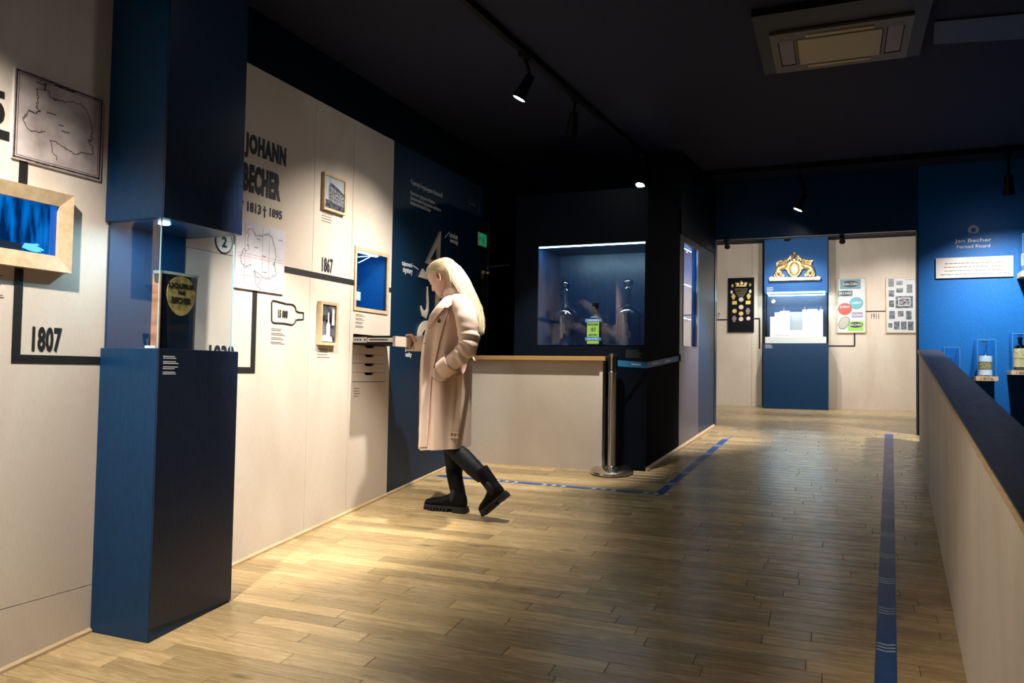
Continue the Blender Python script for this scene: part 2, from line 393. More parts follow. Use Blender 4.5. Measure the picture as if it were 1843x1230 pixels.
fb.build('door_frame', M['blackgloss'], dr, bevel=.003)
# lever handle and lock
hp = onX(868, 489, -2.95)
hb = MB(); hb.lathe([(.0, 0), (.03, 0), (.03, .012), (.012, .014), (.012, .05), (0, .05)], (hp.x, hp.y, hp.z), 14, X_)
hb.tube([(hp.x+.045, hp.y, hp.z+.03), (hp.x+.06, hp.y-.02, hp.z+.036), (hp.x+.30, hp.y-.06, hp.z+.04)], .011, 8)
sm_angle(hb.build('door_handle', M['steel'], dr))
lk = MB(); lk.lathe([(.0, 0), (.024, 0), (.024, .03), (0, .03)], (hp.x, hp.y-.005, hp.z-.05), 14, X_)
lk.lathe([(.0, 0), (.012, 0), (.012, .07), (0, .07)], (hp.x, hp.y+.02, hp.z-.01), 10, X_)
sm_angle(lk.build('lock_cylinder', M['chrome'], dr))

# ---- dark showcase block: front, side panels, top
A0 = Vector((-1.405, 6.15, 0)); B0 = Vector((-1.195, 8.35, 0)); RS = (B0-A0).normalized(); NS = RS.cross(Z_)
zfl = .55
W1 = (onY(969, 442, 6.15).x, onY(1163, 437, 6.15).x, onY(1064, 621.5, 6.15).z, onY(1066, 439.5, 6.15).z)
fm = MB(); ZBL = 2.93; YBL = 7.17
holed(fm, (-2.55, 6.15, zfl), X_, Z_, -Y_, 2.55-1.405, ZBL-zfl, [(W1[0]+2.55, W1[1]+2.55, W1[2]-zfl, W1[3]-zfl)], .02)
fm.box(-2.55, -2.53, 6.17, 8.35, zfl, ZBL).box(-2.55, -1.43, 6.17, YBL, ZBL-.02, ZBL).box(-2.55, -1.33, YBL, YBL+.02, ZBL-.02, CEIL)
wall_block = struct(fm, 'wall_showcase', M['navy_dark'])
def side_u(px): 
    p = onP(px, 600, A0, NS); return (p-A0).dot(RS)
su = [0, side_u(1223), side_u(1257.5), (B0-A0).length]
wv = (side_u(1229.5), side_u(1254.5)); wz = (onP(1243, 624, A0, NS).z, onP(1243, 444, A0, NS).z)
M['matt'] = mat('matt_black_navy', (.0014, .0028, .007), .8, spec=.04)
M['greynavy'] = mat('glare_grey_panel', (.11, .105, .15), .33)  # grey lifted to paint in the glare reflected on this panel
HDR = onP(1240, 430, A0, NS).z
for i, mm in enumerate((M['matt'], M['greynavy'], M['navy'])):
    mb = MB(); O = A0+RS*(su[i]+.0015)+Z_*zfl
    ww = su[i+1]-su[i]-.003
    hl = [(wv[0]-su[1], wv[1]-su[1], wz[0]-zfl, wz[1]-zfl)] if i == 1 else []
    holed(mb, O, RS, Z_, NS, ww, (ZBL if i == 0 else HDR)-zfl, hl, .02); mb.build('panel', mm, wall_block)
mb = MB(); mb.obox(A0+RS*su[1]+Z_*HDR-NS*.02, RS, Z_, NS, su[3]-su[1], CEIL-HDR, .03); mb.build('panel', M['navy_dark'], wall_block)
bb = MB(); bb.prism([A0+Z_*fz(6.15), A0+NS*.02+Z_*fz(6.15), A0+NS*.02+Z_*(fz(6.15)+.015), A0+Z_*(fz(6.15)+.03)], RS*su[3]+Z_*SL*2.2)
struct(bb, 'baseboard_showcase', M['ply_edge'])
# ---- opening wall / blue wall at y = 8.35
JX = onY(1653.5, 600, 8.35).x; OT = onY(1470, 423.5, 8.35).z
bw = MB().box(-3.3, -1.19, 8.36, 8.5, .3, CEIL).box(-1.19, JX, 8.35, 8.41, OT, CEIL)
struct(bw, 'wall_opening', M['navy'])
struct(MB().box(JX, 4.3, 8.35, 8.5, -2.0, CEIL), 'wall_blue', M['blue'])
struct(MB().box(JX-.012, JX, 8.345, 8.5, ZF0-.02, OT), 'trim_1', M['black'])
# ---- far room
ff = MB().box(-4.5, 4, YF, YF+.15, .3, 3.6); wall_far = struct(ff, 'wall_far', M['slit'])
for a, b in ((-3.6, -2.35), (-2.35, -1.2+.02), (-1.18, onY(1372, 600, YF).x), (onY(1491, 600, YF).x, 1.25), (1.25, 2.6)):
    MB().box(a+.0015, b-.0015, YF-.018, YF, floor_z(YF), 3.5).build('panel', M['ply_far'], wall_far)
struct(MB().box(-4.5, -4.35, 8.5, YF, .3, 3.6), 'wall_far_left', M['ply'])
struct(MB().box(3.8, 4, 8.5, YF, .3, 3.6), 'wall_far_right', M['ply'])
struct(MB().box(-4.5, 4, 8.5, 12.3, 3.4, 3.6), 'ceiling_far', M['ceil'])
# ---- ceiling, right side, behind the camera
struct(MB().box(-3.5, 4.5, -3.2, 8.5, CEIL, CEIL+.2), 'ceiling', M['ceil'])
struct(MB().box(4.3, 4.5, -3.2, 8.5, -2, CEIL), 'wall_right', M['navy'])
wb = MB().box(-3.5, 4.5, -3.2, -3.0, -2, CEIL); wall_behind = struct(wb, 'wall_behind', M['navy_dark'])
for i in range(3): MB().box(-3+i*1.22+.002, -1.78+i*1.22-.002, -3.0, -2.98, -.3, 3.1).build('panel', M['ply'], wall_behind)
struct(MB().box(.9, 4.3, -3, 8.35, -2.1, -2.0), 'floor_stairwell', M['black'])
# ---- knee wall along the ramp, dark capping with a plywood edge
KD = Vector((.054, 1, 0)).normalized(); KN = Vector((-KD.y, KD.x, 0))      # KN points to the ramp (-x)
K0 = Vector((.25, 0, 0))
def kn(y, off=0): return Vector((.25+.054*y+off, y, 0))
def ktop(y): return EYE-.441+.0886*y
KW = .155; ys0, ys1 = -2.5, 7.88
kw = MB().add([kn(ys0, .02)+Z_*(fz(ys0)-.2), kn(ys1, .02)+Z_*(fz(ys1)-.2), kn(ys1, .02)+Z_*(ktop(ys1)-.02), kn(ys0, .02)+Z_*(ktop(ys0)-.02),
               kn(ys0, KW)-Z_*2, kn(ys1, KW)-Z_*2, kn(ys1, KW)+Z_*(ktop(ys1)-.02), kn(ys0, KW)+Z_*(ktop(ys0)-.02)],
              [(0, 1, 2, 3), (7, 6, 5, 4), (0, 4, 5, 1), (3, 2, 6, 7), (0, 3, 7, 4), (1, 5, 6, 2)])
wall_knee = struct(kw, 'wall_knee', M['ply_edge'])
yseam = onP(1762, 1000, K0, KN).y
def kpanel(a, b):
    v = []
    for off in (0, .018):
        for yy, zz in ((a, fz(a)), (b, fz(b)), (b, ktop(b)-.022), (a, ktop(a)-.022)): v.append(kn(yy, off)+Z_*zz)
    mesh('panel', v, [(0, 1, 2, 3), (7, 6, 5, 4), (0, 4, 5, 1), (1, 5, 6, 2), (2, 6, 7, 3), (3, 7, 4, 0)], M['ply'], wall_knee)
for a, b in ((-2.5, -.2), (-.2, yseam), (yseam, 4.4), (4.4, 6.2), (6.2, 7.86)): kpanel(a+.0012, b-.0012)
def kcap(o0, o1, t0, t1, name, m):
    v = []
    for yy in (ys0, ys1+.02):
        for off, t in ((o0, t0), (o1, t0), (o1, t1), (o0, t1)): v.append(kn(yy, off)+Z_*(ktop(yy)+t))
    return mesh(name, v, [(0, 1, 2, 3), (7, 6, 5, 4), (0, 4, 5, 1), (1, 5, 6, 2), (2, 6, 7, 3), (3, 7, 4, 0)], m, wall_knee, bevel=.002)
M['cap'] = noise_mix(mat('worn_dark_capping', (.02, .018, .02), .5), (.010, .011, .02), (.035, .028, .026), (6, 1, 1), 9, bump=.2, rough=(.35, .6))
kcap(-.012, KW+.01, -.024, -.002, 'capping_board', M['ply_edge']); kcap(-.010, KW+.012, -.002, .004, 'capping_top', M['cap'])
v = []
for off in (-.001, KW):
    for (yy, zz) in ((7.86, fz(7.86)-.01), (7.9, fz(7.9)-.01), (7.9, ktop(7.9)-.024), (7.86, ktop(7.86)-.024)): v.append(kn(yy, off)+Z_*zz)
mesh('end_post', v, [(0, 1, 2, 3), (7, 6, 5, 4), (0, 4, 5, 1), (1, 5, 6, 2), (2, 6, 7, 3), (3, 7, 4, 0)], M['ply'], wall_knee)

# ================================================================ LEFT WALL: vitrine column
vit = thing('display_column', (-2.83, 2.71, fz(2.71)), 'tall navy display column with a lit glass case in its middle, standing against the plywood wall', 'display case')
CX0, CX1, CY0, CY1 = -2.999, -2.66, 2.475, 2.95; ZB = EYE+.078; ZU = EYE+.638
v = [(CX0, CY0, fz(CY0)), (CX1, CY0, fz(CY0)), (CX1, CY1, fz(CY1)), (CX0, CY1, fz(CY1)), (CX0, CY0, ZB), (CX1, CY0, ZB), (CX1, CY1, ZB), (CX0, CY1, ZB)]
M['navy_ind'] = M['navy']
M['navy_shade'] = noise_mix(mat('shaded_navy', (.01, .02, .05), .35), (.005, .010, .026), (.009, .017, .040), (1, 1, .15), 110, 3, rough=(.26, .36))  # darker copy of the navy, paints the column's right side as shaded
o = mesh('pedestal', v, [(0, 3, 2, 1), (4, 5, 6, 7), (0, 1, 5, 4), (1, 2, 6, 5), (2, 3, 7, 6), (3, 0, 4, 7)], M['navy'], vit, bevel=.003)
MB().box(CX1-.002, CX1+.006, CY0+.002, CY1, fz(CY1)+.01, ZB-.001).build('side_shade_sheet', M['navy_shade'], vit)  # dark sheet, shade put into its colour; likewise on the hood
MB().box(CX0, CX1, CY0, CY1, ZU, CEIL).build('hood', M['navy'], vit, bevel=.003)
MB().box(CX1-.002, CX1+.006, CY0+.002, CY1, ZU+.001, CEIL).build('hood_shade_sheet', M['navy_shade'], vit)
MB().box(CX0, CX0+.012, CY0+.02, CY1-.02, ZB, ZU).build('back_panel', M['navy'], vit)
gm = MB(); g0x = CX1-.022; g0y = CY0+.018
gm.box(CX0+.014, g0x-.004, g0y, g0y+.004, ZB, ZU); gm.box(g0x-.004, g0x, g0y, CY1-.018, ZB, ZU); gm.box(CX0+.014, g0x-.004, CY1-.022, CY1-.018, ZB, ZU)
gm.build('glass_pane', pane_mat('vitrine_pane', (.95, .97, .98), 1.5, 2.4), vit)
ge = MB().box(g0x-.0045, g0x+.0005, g0y-.0005, g0y+.0035, ZB, ZU).box(g0x-.004, g0x+.0005, CY1-.021, CY1-.017, ZB, ZU)
ge.build('glass_edge', emis('pale_edge', (.2, .45, .5), .25) if False else mat('pale_glass_edge', (.35, .6, .65), .2), vit)
sp = onP(320, 403, Vector((0, 0, ZU)), Z_); sp = Vector((-2.76, 2.58, ZU))
dl = MB(); dl.lathe([(0, 0), (.022, 0), (.026, -.004), (.022, -.007), (0, -.007)], (sp.x, sp.y, ZU-.0005), 16); dl = sm_angle(dl.build('downlight', M['led'], vit))
cp = MB(); caption(cp, (CX1+.006, 2.50, ZB-.028), Y_, Z_, X_, .085, 11, .0075, 3, blk=3); cp.build('caption_print', M['white'], vit)
# cask with an oval label, inside the case
ck = thing('cask', (-2.715, 2.615, ZB), 'small dark wooden cask with a gilt oval label inside the column glass case', 'cask')
cz0, cz1 = ZB+.0005, ZB+.355
def rr_ring(cx, cy, hx, hy, z, n=28, e=5):
    out = []
    for j in range(n):
        a = 2*PI*j/n; ca, sa = math.cos(a), math.sin(a); k = (abs(ca)**e+abs(sa)**e)**(-1/e); out.append((cx+hx*k*ca, cy+hy*k*sa, z))
    return out
cb = MB(); cb.rings([rr_ring(-2.715, 2.615, .030, .100, cz0), rr_ring(-2.715, 2.615, .031, .103, cz1-.1), rr_ring(-2.715, 2.615, .032, .108, cz1-.03)])
M['cask'] = noise_mix(mat('stained_cask', (.1, .03, .02), .25, coat=.5), (.005, .012, .02), (.02, .02, .022), (1, 1, 8), 5)
M['copper'] = noise_mix(mat('reddish_wood', (.35, .12, .06), .4), (.42, .17, .09), (.6, .3, .18), (1, 1, 6), 5)
sm_angle(cb.build('cask_body', M['cask'], ck))
cm = MB(); cm.box(-2.742, -2.690, 2.510, 2.514, cz0, cz1-.03); cm.build('end_board', M['copper'], ck)
rm = MB(); rm.rings([rr_ring(-2.715, 2.615, .033, .110, cz1-.03), rr_ring(-2.715, 2.615, .034, .112, cz1-.018)])
sm_angle(rm.build('rim', mat('pale_rim', (.35, .5, .5), .25), ck))
def ell_pts(O, R, U, a, b, n=28, egg=0):
    return [Vector(O)+R*(a*math.cos(2*PI*i/n))*(1+egg*math.sin(2*PI*i/n))+U*(b*math.sin(2*PI*i/n)) for i in range(n)]
lo = Vector((-2.6845, 2.615, ZB+.235)); lm = MB(); lm.prism(ell_pts(lo, Y_, Z_, .080, .088, 28, .12), X_*.0025)
M['oldlabel'] = noise_mix(mat('old_gilt_label', (.3, .25, .06), .5), (.28, .24, .07), (.66, .58, .22), (1, 1, 1), 45, bump=.1)
lb = lm.build('label', M['oldlabel'], ck)
for w_, dy_, dz_, ww_, hh_ in (('LIQUEUR', -.074, .030, .148, .026), ('DE', -.02, .010, .04, .012), ('BECHER', -.055, -.032, .11, .026)):
    tm = MB(); text(tm, w_, lo+Vector((.0025, dy_, dz_)), Y_, Z_, X_, ww_, hh_, off=.03); tm.build('label_word', M['print'], lb)
tag(MB().box(-2.76, -2.70, 2.497, 2.507, ZB, ZB+.012).build('name_card', M['white']), 'small white card lying at the front corner of the column case', 'card')

# ================================================================ LEFT WALL graphics
def stripe(y0, y1, z0, z1, label, par=None):
    o = MB().box(-3, -2.9975, y0, y1, z0, z1).build('timeline_stripe', M['print']); return tag(o, label, 'stripe', 'black timeline stripes')
T = .036
stripe(1.3, 2.03, onX(5, 243, -3).z-T/2, onX(5, 243, -3).z+T/2, 'short black stripe running off the left edge beside the sepia map')
stripe(2.075, 2.11, 2.12, 2.25, 'short upright black stripe between the sepia map and the framed screen')
stripe(2.075, 2.11, 1.425, 1.815, 'upright black stripe below the framed screen, left of the 1807 date')
stripe(2.11, 2.475, 1.425, 1.459, 'level black stripe under the 1807 date, ending at the column')
stripe(2.96, 3.432, 1.392, 1.425, 'short level black stripe just right of the column pedestal')
stripe(3.432, 3.468, 1.392, 1.862, 'upright black stripe hanging below the pale map, right of the column')
stripe(3.67, 4.412, 1.986, 2.022, 'long level black stripe under the 1867 date, from pale map to niche')
stripe(4.842, 4.884, 1.986, 2.020, 'tiny black stripe between the lit niche and the navy wall')
def wtext(name, label, s, pa, pb, off=.035, m=None):
    """text on the left wall between the points pa = lower left, pb = upper right (y, z)"""
    return lettering(name, label, [(s, wl(pa[0], pa[1]), pb[0]-pa[0], pb[1]-pa[1])], m or M['print'], (Y_, Z_, X_), off=off)
wtext('lettering', 'bold black 1807 above the stripe, left of the column', '1807', (2.158, 1.472), (2.287, 1.575))
wtext('lettering', 'bold black 1867 above the long stripe', '1867', (4.053, 2.034), (4.168, 2.13))
wtext('lettering', 'bold black 1838 half hidden behind the top of the column pedestal', '1838', (3.12, 1.44), (3.30, 1.537))
wtext('lettering', 'black digit 5 cut off at the left edge of the picture', '5', (1.955, 2.35), (2.008, 2.48))
lettering('lettering', 'large bold black first name, upper line of the two line name on the plywood wall', [('JOHANN', wl(3.337, 2.575), .345, .145)], M['print'], (Y_, Z_, X_), off=.06)
lettering('lettering', 'large bold black surname, lower line of the two line name on the plywood wall', [('BECHER', wl(3.330, 2.39), .31, .16)], M['print'], (Y_, Z_, X_), off=.06)
lettering('lettering', 'black birth year 1813 below the large name', [('* 1813', wl(3.315, 2.283), .165, .058)], M['print'], (Y_, Z_, X_), off=.03)
lettering('lettering', 'black year 1895 with a cross below the large name', [('† 1895', wl(3.497, 2.273), .163, .066)], M['print'], (Y_, Z_, X_), off=.03)
# round sign 2
ct = wl(3.2, 2.085); o = thing('round_sign', ct, 'round white sign with a black rim and the figure 2, beside the column', 'sign')
MB().prism(ell_pts(ct, Y_, Z_, .062, .062), X_*.004).build('rim', M['print'], o); MB().prism(ell_pts(ct+X_*.004, Y_, Z_, .056, .056), X_*.001).build('face', M['white'], o)
tm = MB(); text(tm, '2', ct+Vector((.005, -.018, -.028)), Y_, Z_, X_, .036, .056, off=.02); tm.build('figure', M['print'], o)
# bottle outline with 15 000
bo = thing('bottle_icon', wl(3.74, 1.74), 'black bottle outline lying on its side, with 15 000 inside', 'icon')
ctl = [(489, 545), (491, 541), (500, 543), (515, 547), (526, 548), (531, 552), (533, 560), (537, 562), (546, 563), (546, 575), (538, 575), (533, 576), (530, 582), (526, 585), (510, 582), (492, 581), (489, 578), (489, 545)]
P = [onX(a, b, -2.998) for a, b in ctl]; mb = MB(); mb.tube(P, .0045, 6); mb.build('outline', M['print'], bo)
tm = MB(); text(tm, '15 000', wl(3.65, 1.715), Y_, Z_, X_, .085, .048, off=.05); tm.build('figure', M['print'], bo)
def cap_thing(label, y, z, w, n, seed, m='greytext', blk=3, lh=.0085, pl=None):
    mb = MB()
    if pl is None: caption(mb, wl(y, z), Y_, Z_, X_, w, n, lh, seed, blk=blk)
    return tag(mb.build('wall_caption', M[m]), label, 'caption', 'small wall captions')
cap_thing('small grey caption block below the bottle outline', 3.595, 1.655, .13, 11, 1)
cap_thing('four caption lines below the photograph of a house', 4.04, 2.415, .12, 7, 2, blk=2)
cap_thing('small grey caption lines below the frame with the still life', 4.03, 1.553, .13, 7, 3, blk=2)
cap_thing('small grey caption block between the niche and the drawers', 4.44, 1.80, .12, 11, 4)
cap_thing('small grey caption lines under the lowest drawer', 4.44, 1.30, .075, 7, 5, blk=2)
cap_thing('grey caption lines at the left edge under the framed screen', 1.9, 1.77, .14, 11, 6)
# sepia map
mp = thing('old_map', wl(2.24, 2.23), 'sepia old map with a dark border, on the wall left of the column', 'map')
my0, my1, mz0, mz1 = 2.037, 2.44, 2.23, 2.594
M['sepia'] = noise_mix(mat('sepia_paper', (.3, .24, .22), .6), (.30, .24, .235), (.62, .53, .51), (1, 1, 1), 9, 9, .3, .7)
M['edgewhite'] = mat('white_board', (.7, .68, .64), .5)
MB().box(-3, -2.992, my0, my1, mz0, mz1).build('board', M['edgewhite'], mp)
MB().box(-2.992, -2.9912, my0+.001, my1-.001, mz0+.001, mz1-.001).build('sheet', M['sepia'], mp)
M['brown'] = noise_mix(mat('dark_sepia_print', (.03, .02, .02), .7), (.012, .008, .01), (.10, .06, .06), (1, 1, 1), 60)
mb = MB(); x = -2.9912
for q, t in ((.006, .007), (.018, .002)):
    mb.box(x, x+.0005, my0+q, my1-q, mz0+q, mz0+q+t).box(x, x+.0005, my0+q, my1-q, mz1-q-t, mz1-q).box(x, x+.0005, my0+q, my0+q+t, mz0+q, mz1-q).box(x, x+.0005, my1-q-t, my1-q, mz0+q, mz1-q)
mb.box(x, x+.0006, my0+.17, my0+.26, mz1-.018, mz1-.006); mb.box(x, x+.0006, my0+.10, my0+.16, mz0+.004, mz0+.012)
mb.build('border_print', M['brown'], mp)
bohemia = [(.14, .90), (.16, .80), (.15, .66), (.18, .62), (.13, .55), (.08, .58), (.05, .50), (.02, .44), (.04, .36), (.10, .30), (.16, .31), (.24, .36)]
boh2 = [(.14, .90), (.24, .94), (.30, .84), (.38, .85), (.44, .86), (.52, .90), (.60, .91), (.66, .86), (.70, .78), (.74, .66), (.74, .52), (.73, .42), (.70, .44), (.75, .34), (.76, .24), (.66, .22), (.56, .16), (.48, .19), (.38, .24), (.30, .26), (.32, .10), (.38, 0)]
def scaled(pts, y0, y1, z0, z1): return [(y0+(y1-y0)*a, z0+(z1-z0)*b) for a, b in pts]
mb = MB()
for pts, sd in ((bohemia, 1), (boh2, 2)): wiggle(mb, scaled(pts, my0+.03, my1+.06, mz0+.04, mz1-.03), Y_, Z_, X_, (x, 0, 0), .0022, sd, .005)
for a, b, w_ in ((.35, .62, .05), (.52, .46, .045), (.48, .52, .03), (.40, .80, .035), (.22, .92, .06)): mb.box(x, x+.0005, my0+a*.4, my0+a*.4+w_*.8, mz0+b*.36, mz0+b*.36+.004)
mb.box(x, x+.0006, my0+.125, my0+.131, mz1-.055, mz1-.022)
mb.build('coastline_print', M['brown'], mp)['kind'] = 'stuff'
# pale map
pm = thing('pale_map', wl(3.48, 1.85), 'unframed pale paper map right of the column, below the large name', 'map')
py0, py1, pz0, pz1 = 3.282, 3.683, 1.852, 2.222
M['palepaper'] = noise_mix(mat('pale_map_paper', (.6, .58, .62), .6), (.50, .48, .52), (.62, .60, .65), (1, 1, 1), 7, 5)
MB().box(-3, -2.990, py0, py1, pz0, pz1).build('sheet', M['palepaper'], pm)
M['redprint'] = mat('faint_red_print', (.45, .33, .36), .7)
mb = MB(); x = -2.990
for a in (.17, .52, .66): mb.box(x, x+.0003, py0+a*.4, py0+a*.4+.004, pz0+.01, pz1-.01)
for a in (.2, .48, .52): mb.box(x, x+.0003, py0+.02, py1-.02, pz0+a*.37, pz0+a*.37+.0035)
mb.build('fold_print', M['redprint'], pm)
mb = MB()
for pts, sd in ((bohemia, 5), (boh2, 6)): wiggle(mb, scaled(pts, py0+.03, py1+.02, pz0+.02, pz1-.01), Y_, Z_, X_, (x, 0, 0), .0014, sd, .006)
wiggle(mb, scaled([(.30, .30), (.33, .22), (.40, .16), (.36, .08), (.42, .02)], py0, py1+.1, pz0, pz1), Y_, Z_, X_, (x, 0, 0), .0014, 9, .006)
for a, b, w_ in ((.36, .66, .03), (.52, .55, .03), (.40, .80, .03), (.85, .86, .04), (.55, .3, .03)): mb.box(x, x+.0005, py0+a*.4, py0+a*.4+w_, pz0+b*.36, pz0+b*.36+.004)
mb.build('coastline_print', mat('dark_map_ink', (.10, .10, .13), .7), pm)['kind'] = 'stuff'
# framed screen
fs = thing('framed_screen', wl(2.1, 1.80), 'video screen in a broad pale wood frame, cut off by the left edge', 'screen')
sy0, sy1, sz0, sz1 = 1.68, 2.288, 1.803, 2.130; iy1, iz0, iz1 = 2.234, 1.868, 2.075; iy0 = 1.74
def moulding(y0, y1, z0, z1, a0, a1, b0, b1, d0, d1, m, par, names='frame_rail'):
    """four mitred rails: outer rectangle at depth d0 (wall side) .. inner at d1"""
    o = [(y0, z0), (y1, z0), (y1, z1), (y0, z1)]; i = [(a0, b0), (a1, b0), (a1, b1), (a0, b1)]
    for k in range(4):
        l = (k+1) % 4; v = []
        for (p, d) in ((o[k], 0), (o[l], 0), (i[l], 0), (i[k], 0), (o[k], d0), (o[l], d0), (i[l], d1), (i[k], d1)): v.append(wl(p[0], p[1], d))
        mesh(names, v, [(0, 3, 2, 1), (4, 5, 6, 7), (0, 1, 5, 4), (1, 2, 6, 5), (2, 3, 7, 6), (3, 0, 4, 7)], m, par)
M['framewood'] = noise_mix(mat('pale_frame_wood', (.6, .45, .27), .5), (.48, .35, .20), (.60, .46, .29), (1, 2, 2), 14)
moulding(sy0, sy1, sz0, sz1, iy0, iy1, iz0, iz1, .045, .030, M['framewood'], fs)
def screen_mat():
    m = emis('screen_picture', (0, .2, .8), 1); nt = m.node_tree; N = nt.nodes; L = nt.links; b = N['Principled BSDF']
    g = N.new('ShaderNodeNewGeometry'); mq = N.new('ShaderNodeMapping'); mq.inputs['Scale'].default_value = (1, 9, 1.5); L.new(g.outputs['Position'], mq.inputs[0])
    n = N.new('ShaderNodeTexNoise'); n.inputs['Scale'].default_value = 4; n.inputs['Detail'].default_value = 8; L.new(mq.outputs[0], n.inputs['Vector'])
    cr = N.new('ShaderNodeValToRGB'); e = cr.color_ramp.elements; e[0].position = .38; e[1].position = .68; e[0].color = (0, .010, .055, 1); e[1].color = (.0, .10, .38, 1)
    L.new(n.outputs['Fac'], cr.inputs[0]); L.new(cr.outputs[0], b.inputs['Emission Color']); b.inputs['Emission Strength'].default_value = 1; b.inputs['Roughness'].default_value = .2; return m
sc = MB().box(-3, -2.985, iy0-.005, iy1+.002, iz0-.003, iz1+.003).build('screen', screen_mat(), fs)
hand2 = [(2.09, 1.884), (2.10, 1.903), (2.135, 1.905), (2.155, 1.909), (2.163, 1.903), (2.15, 1.899), (2.17, 1.893), (2.183, 1.887), (2.178, 1.881), (2.165, 1.885), (2.172, 1.877), (2.15, 1.873), (2.12, 1.876)]
MB().prism([wl(a, b, .0152) for a, b in hand2], X_*.0004).build('hand_picture', emis('screen_hand', (.08, .42, .95), 1), sc)
MB().prism([wl(a, b, .0152) for a, b in [(1.75, 1.872), (2.09, 1.872), (2.09, 1.897), (1.9, 1.905), (1.75, 1.93)]], X_*.0003).build('sleeve_picture', emis('screen_dark', (0, .004, .015), 1), sc)
MB().box(-2.9848, -2.9846, 2.205, 2.233, 1.87, 2.073).build('edge_picture', emis('screen_blue', (0, .06, .3), 1), sc)
# framed photographs on the left wall
def photo_mat(name, seed, a=(.03, .03, .035), b=(.5, .52, .55), sc=14):
    m = mat(name, (.2, .2, .2), .25); return noise_mix(m, a, b, (1, 1, 1.6), sc+seed, 5, .38, .62)
f1 = thing('framed_photo', wl(4.15, 2.43), 'small wood framed grey photograph of a large house, above the 1867 date', 'picture', 'framed photographs on the plywood wall')
moulding(4.030, 4.268, 2.428, 2.664, 4.045, 4.253, 2.443, 2.649, .025, .022, M['framewood'], f1)
ph = MB().box(-3, -2.985, 4.044, 4.254, 2.442, 2.650).build('photograph', mat('grey_sky_print', (.40, .42, .46), .3), f1)
x = -2.985
hs = MB(); hs.prism([wl(a, b, .015) for a, b in ((4.085, 2.495), (4.25, 2.475), (4.25, 2.555), (4.19, 2.575), (4.10, 2.60), (4.085, 2.585))], X_*.0005); hs.build('house_picture', photo_mat('house_print', 20, (.10, .10, .12), (.32, .33, .36), 40), ph)
ps = MB(); ps.box(x, x+.0007, 4.095, 4.098, 2.44, 2.648).prism([wl(a, b, .0151) for a, b in ((4.05, 2.444), (4.25, 2.444), (4.25, 2.478), (4.12, 2.49), (4.05, 2.50))], X_*.0004).prism([wl(a, b, .0156) for a, b in ((4.10, 2.59), (4.19, 2.568), (4.25, 2.548), (4.25, 2.562), (4.19, 2.588), (4.105, 2.612))], X_*.0004)
for k in range(7):
    for r_ in range(3): ps.box(x+.0006, x+.0009, 4.10+.021*k, 4.108+.021*k, 2.508+.022*r_-.002*k, 2.519+.022*r_-.002*k)
ps.build('dark_picture', photo_mat('dark_print', 3, (.03, .03, .04), (.12, .12, .14), 40), ph)
f2 = thing('framed_photo', wl(4.1, 1.57), 'narrow pale framed black and white still life photograph with a bottle', 'picture', 'framed photographs on the plywood wall')
moulding(4.020, 4.203, 1.572, 1.846, 4.040, 4.183, 1.590, 1.828, .030, .028, M['framewood'], f2)
ph = MB().box(-3, -2.980, 4.039, 4.184, 1.589, 1.829).build('photograph', photo_mat('still_life_print', 2, (.006, .006, .008), (.16, .17, .2), 9), f2)
b2 = MB(); b2.prism([wl(a, b, .02) for a, b in ((4.09, 1.63), (4.13, 1.63), (4.13, 1.70), (4.118, 1.72), (4.116, 1.78), (4.106, 1.78), (4.104, 1.72), (4.09, 1.70))], X_*.0006)
b2.prism([wl(a, b, .02) for a, b in ((4.045, 1.595), (4.16, 1.595), (4.15, 1.625), (4.10, 1.64), (4.045, 1.63))], X_*.0005); b2.prism([wl(a, b, .02) for a, b in ((4.145, 1.70), (4.175, 1.70), (4.175, 1.80), (4.15, 1.81))], X_*.0005)
b2.build('bottle_picture', mat('pale_print', (.55, .57, .6), .4), ph)

# ================================================================ bottles
def bottle(name, c, H, r, label, cat, glass='bottleglass', sq=0, labels=(), stopper=None, neck=.28, neckr=.32, cap=None, group=None, arc=False):
    t = thing(name, c, label, cat, group); c = Vector(c); sh = H*(1-neck)
    prof = [(0, 0), (r*.9, 0), (r, r*.15), (r, sh-r*.7), (r*.85, sh-r*.25), (r*neckr*1.2, sh), (r*neckr, sh+.02*H), (r*neckr, H*.94), (r*neckr*1.35, H*.945), (r*neckr*1.35, H*.985), (r*neckr, H), (0, H)]
    mb = MB().lathe(prof, c, 20, sq=sq); b = sm_angle(mb.build('glass', M[glass], t), 50)
    if cap: 
        k = MB().lathe([(0, H*.93), (r*neckr*1.45, H*.93), (r*neckr*1.45, H*1.03), (0, H*1.03)], c, 14); k.build('cap', M[cap], t)
    if stopper:
        k = MB().lathe([(0, H*.98), (r*.25, H), (r*.2, H+.1*stopper), (r*.40, H+.3*stopper), (r*.45, H+.6*stopper), (r*.3, H+.9*stopper), (0, H+stopper)], c, 12); sm_angle(k.build('stopper', M['crystal'], t), 60)
    for (z0, z1, m, lbl) in labels:
        ext = 1.16 if (lbl and 'band' in lbl) else .86
        if arc: q = MB().box(c.x-r*ext, c.x+r*ext, c.y-r*1.06, c.y-r*1.02, c.z+z0*H, c.z+z1*H)
        else: q = MB().lathe([(r*1.012, z0*H), (r*1.02, z0*H), (r*1.02, z1*H), (r*1.012, z1*H)], c, 20, sq=sq)
        lo_ = q.build('label', M[m], t)
        if lbl: lo_['label'] = lbl
    return t
M['crystal'] = pane_mat('crystal', (.75, .82, .82), 2.0, 2.2, .08)
M['lab_green'] = noise_mix(mat('green_label', (.28, .5, .06), .5), (.20, .42, .04), (.40, .62, .12), (1, 1, 1), 90)
M['lab_blue'] = noise_mix(mat('blue_label', (.02, .15, .5), .5), (.01, .10, .40), (.15, .35, .65), (1, 1, 1), 120)
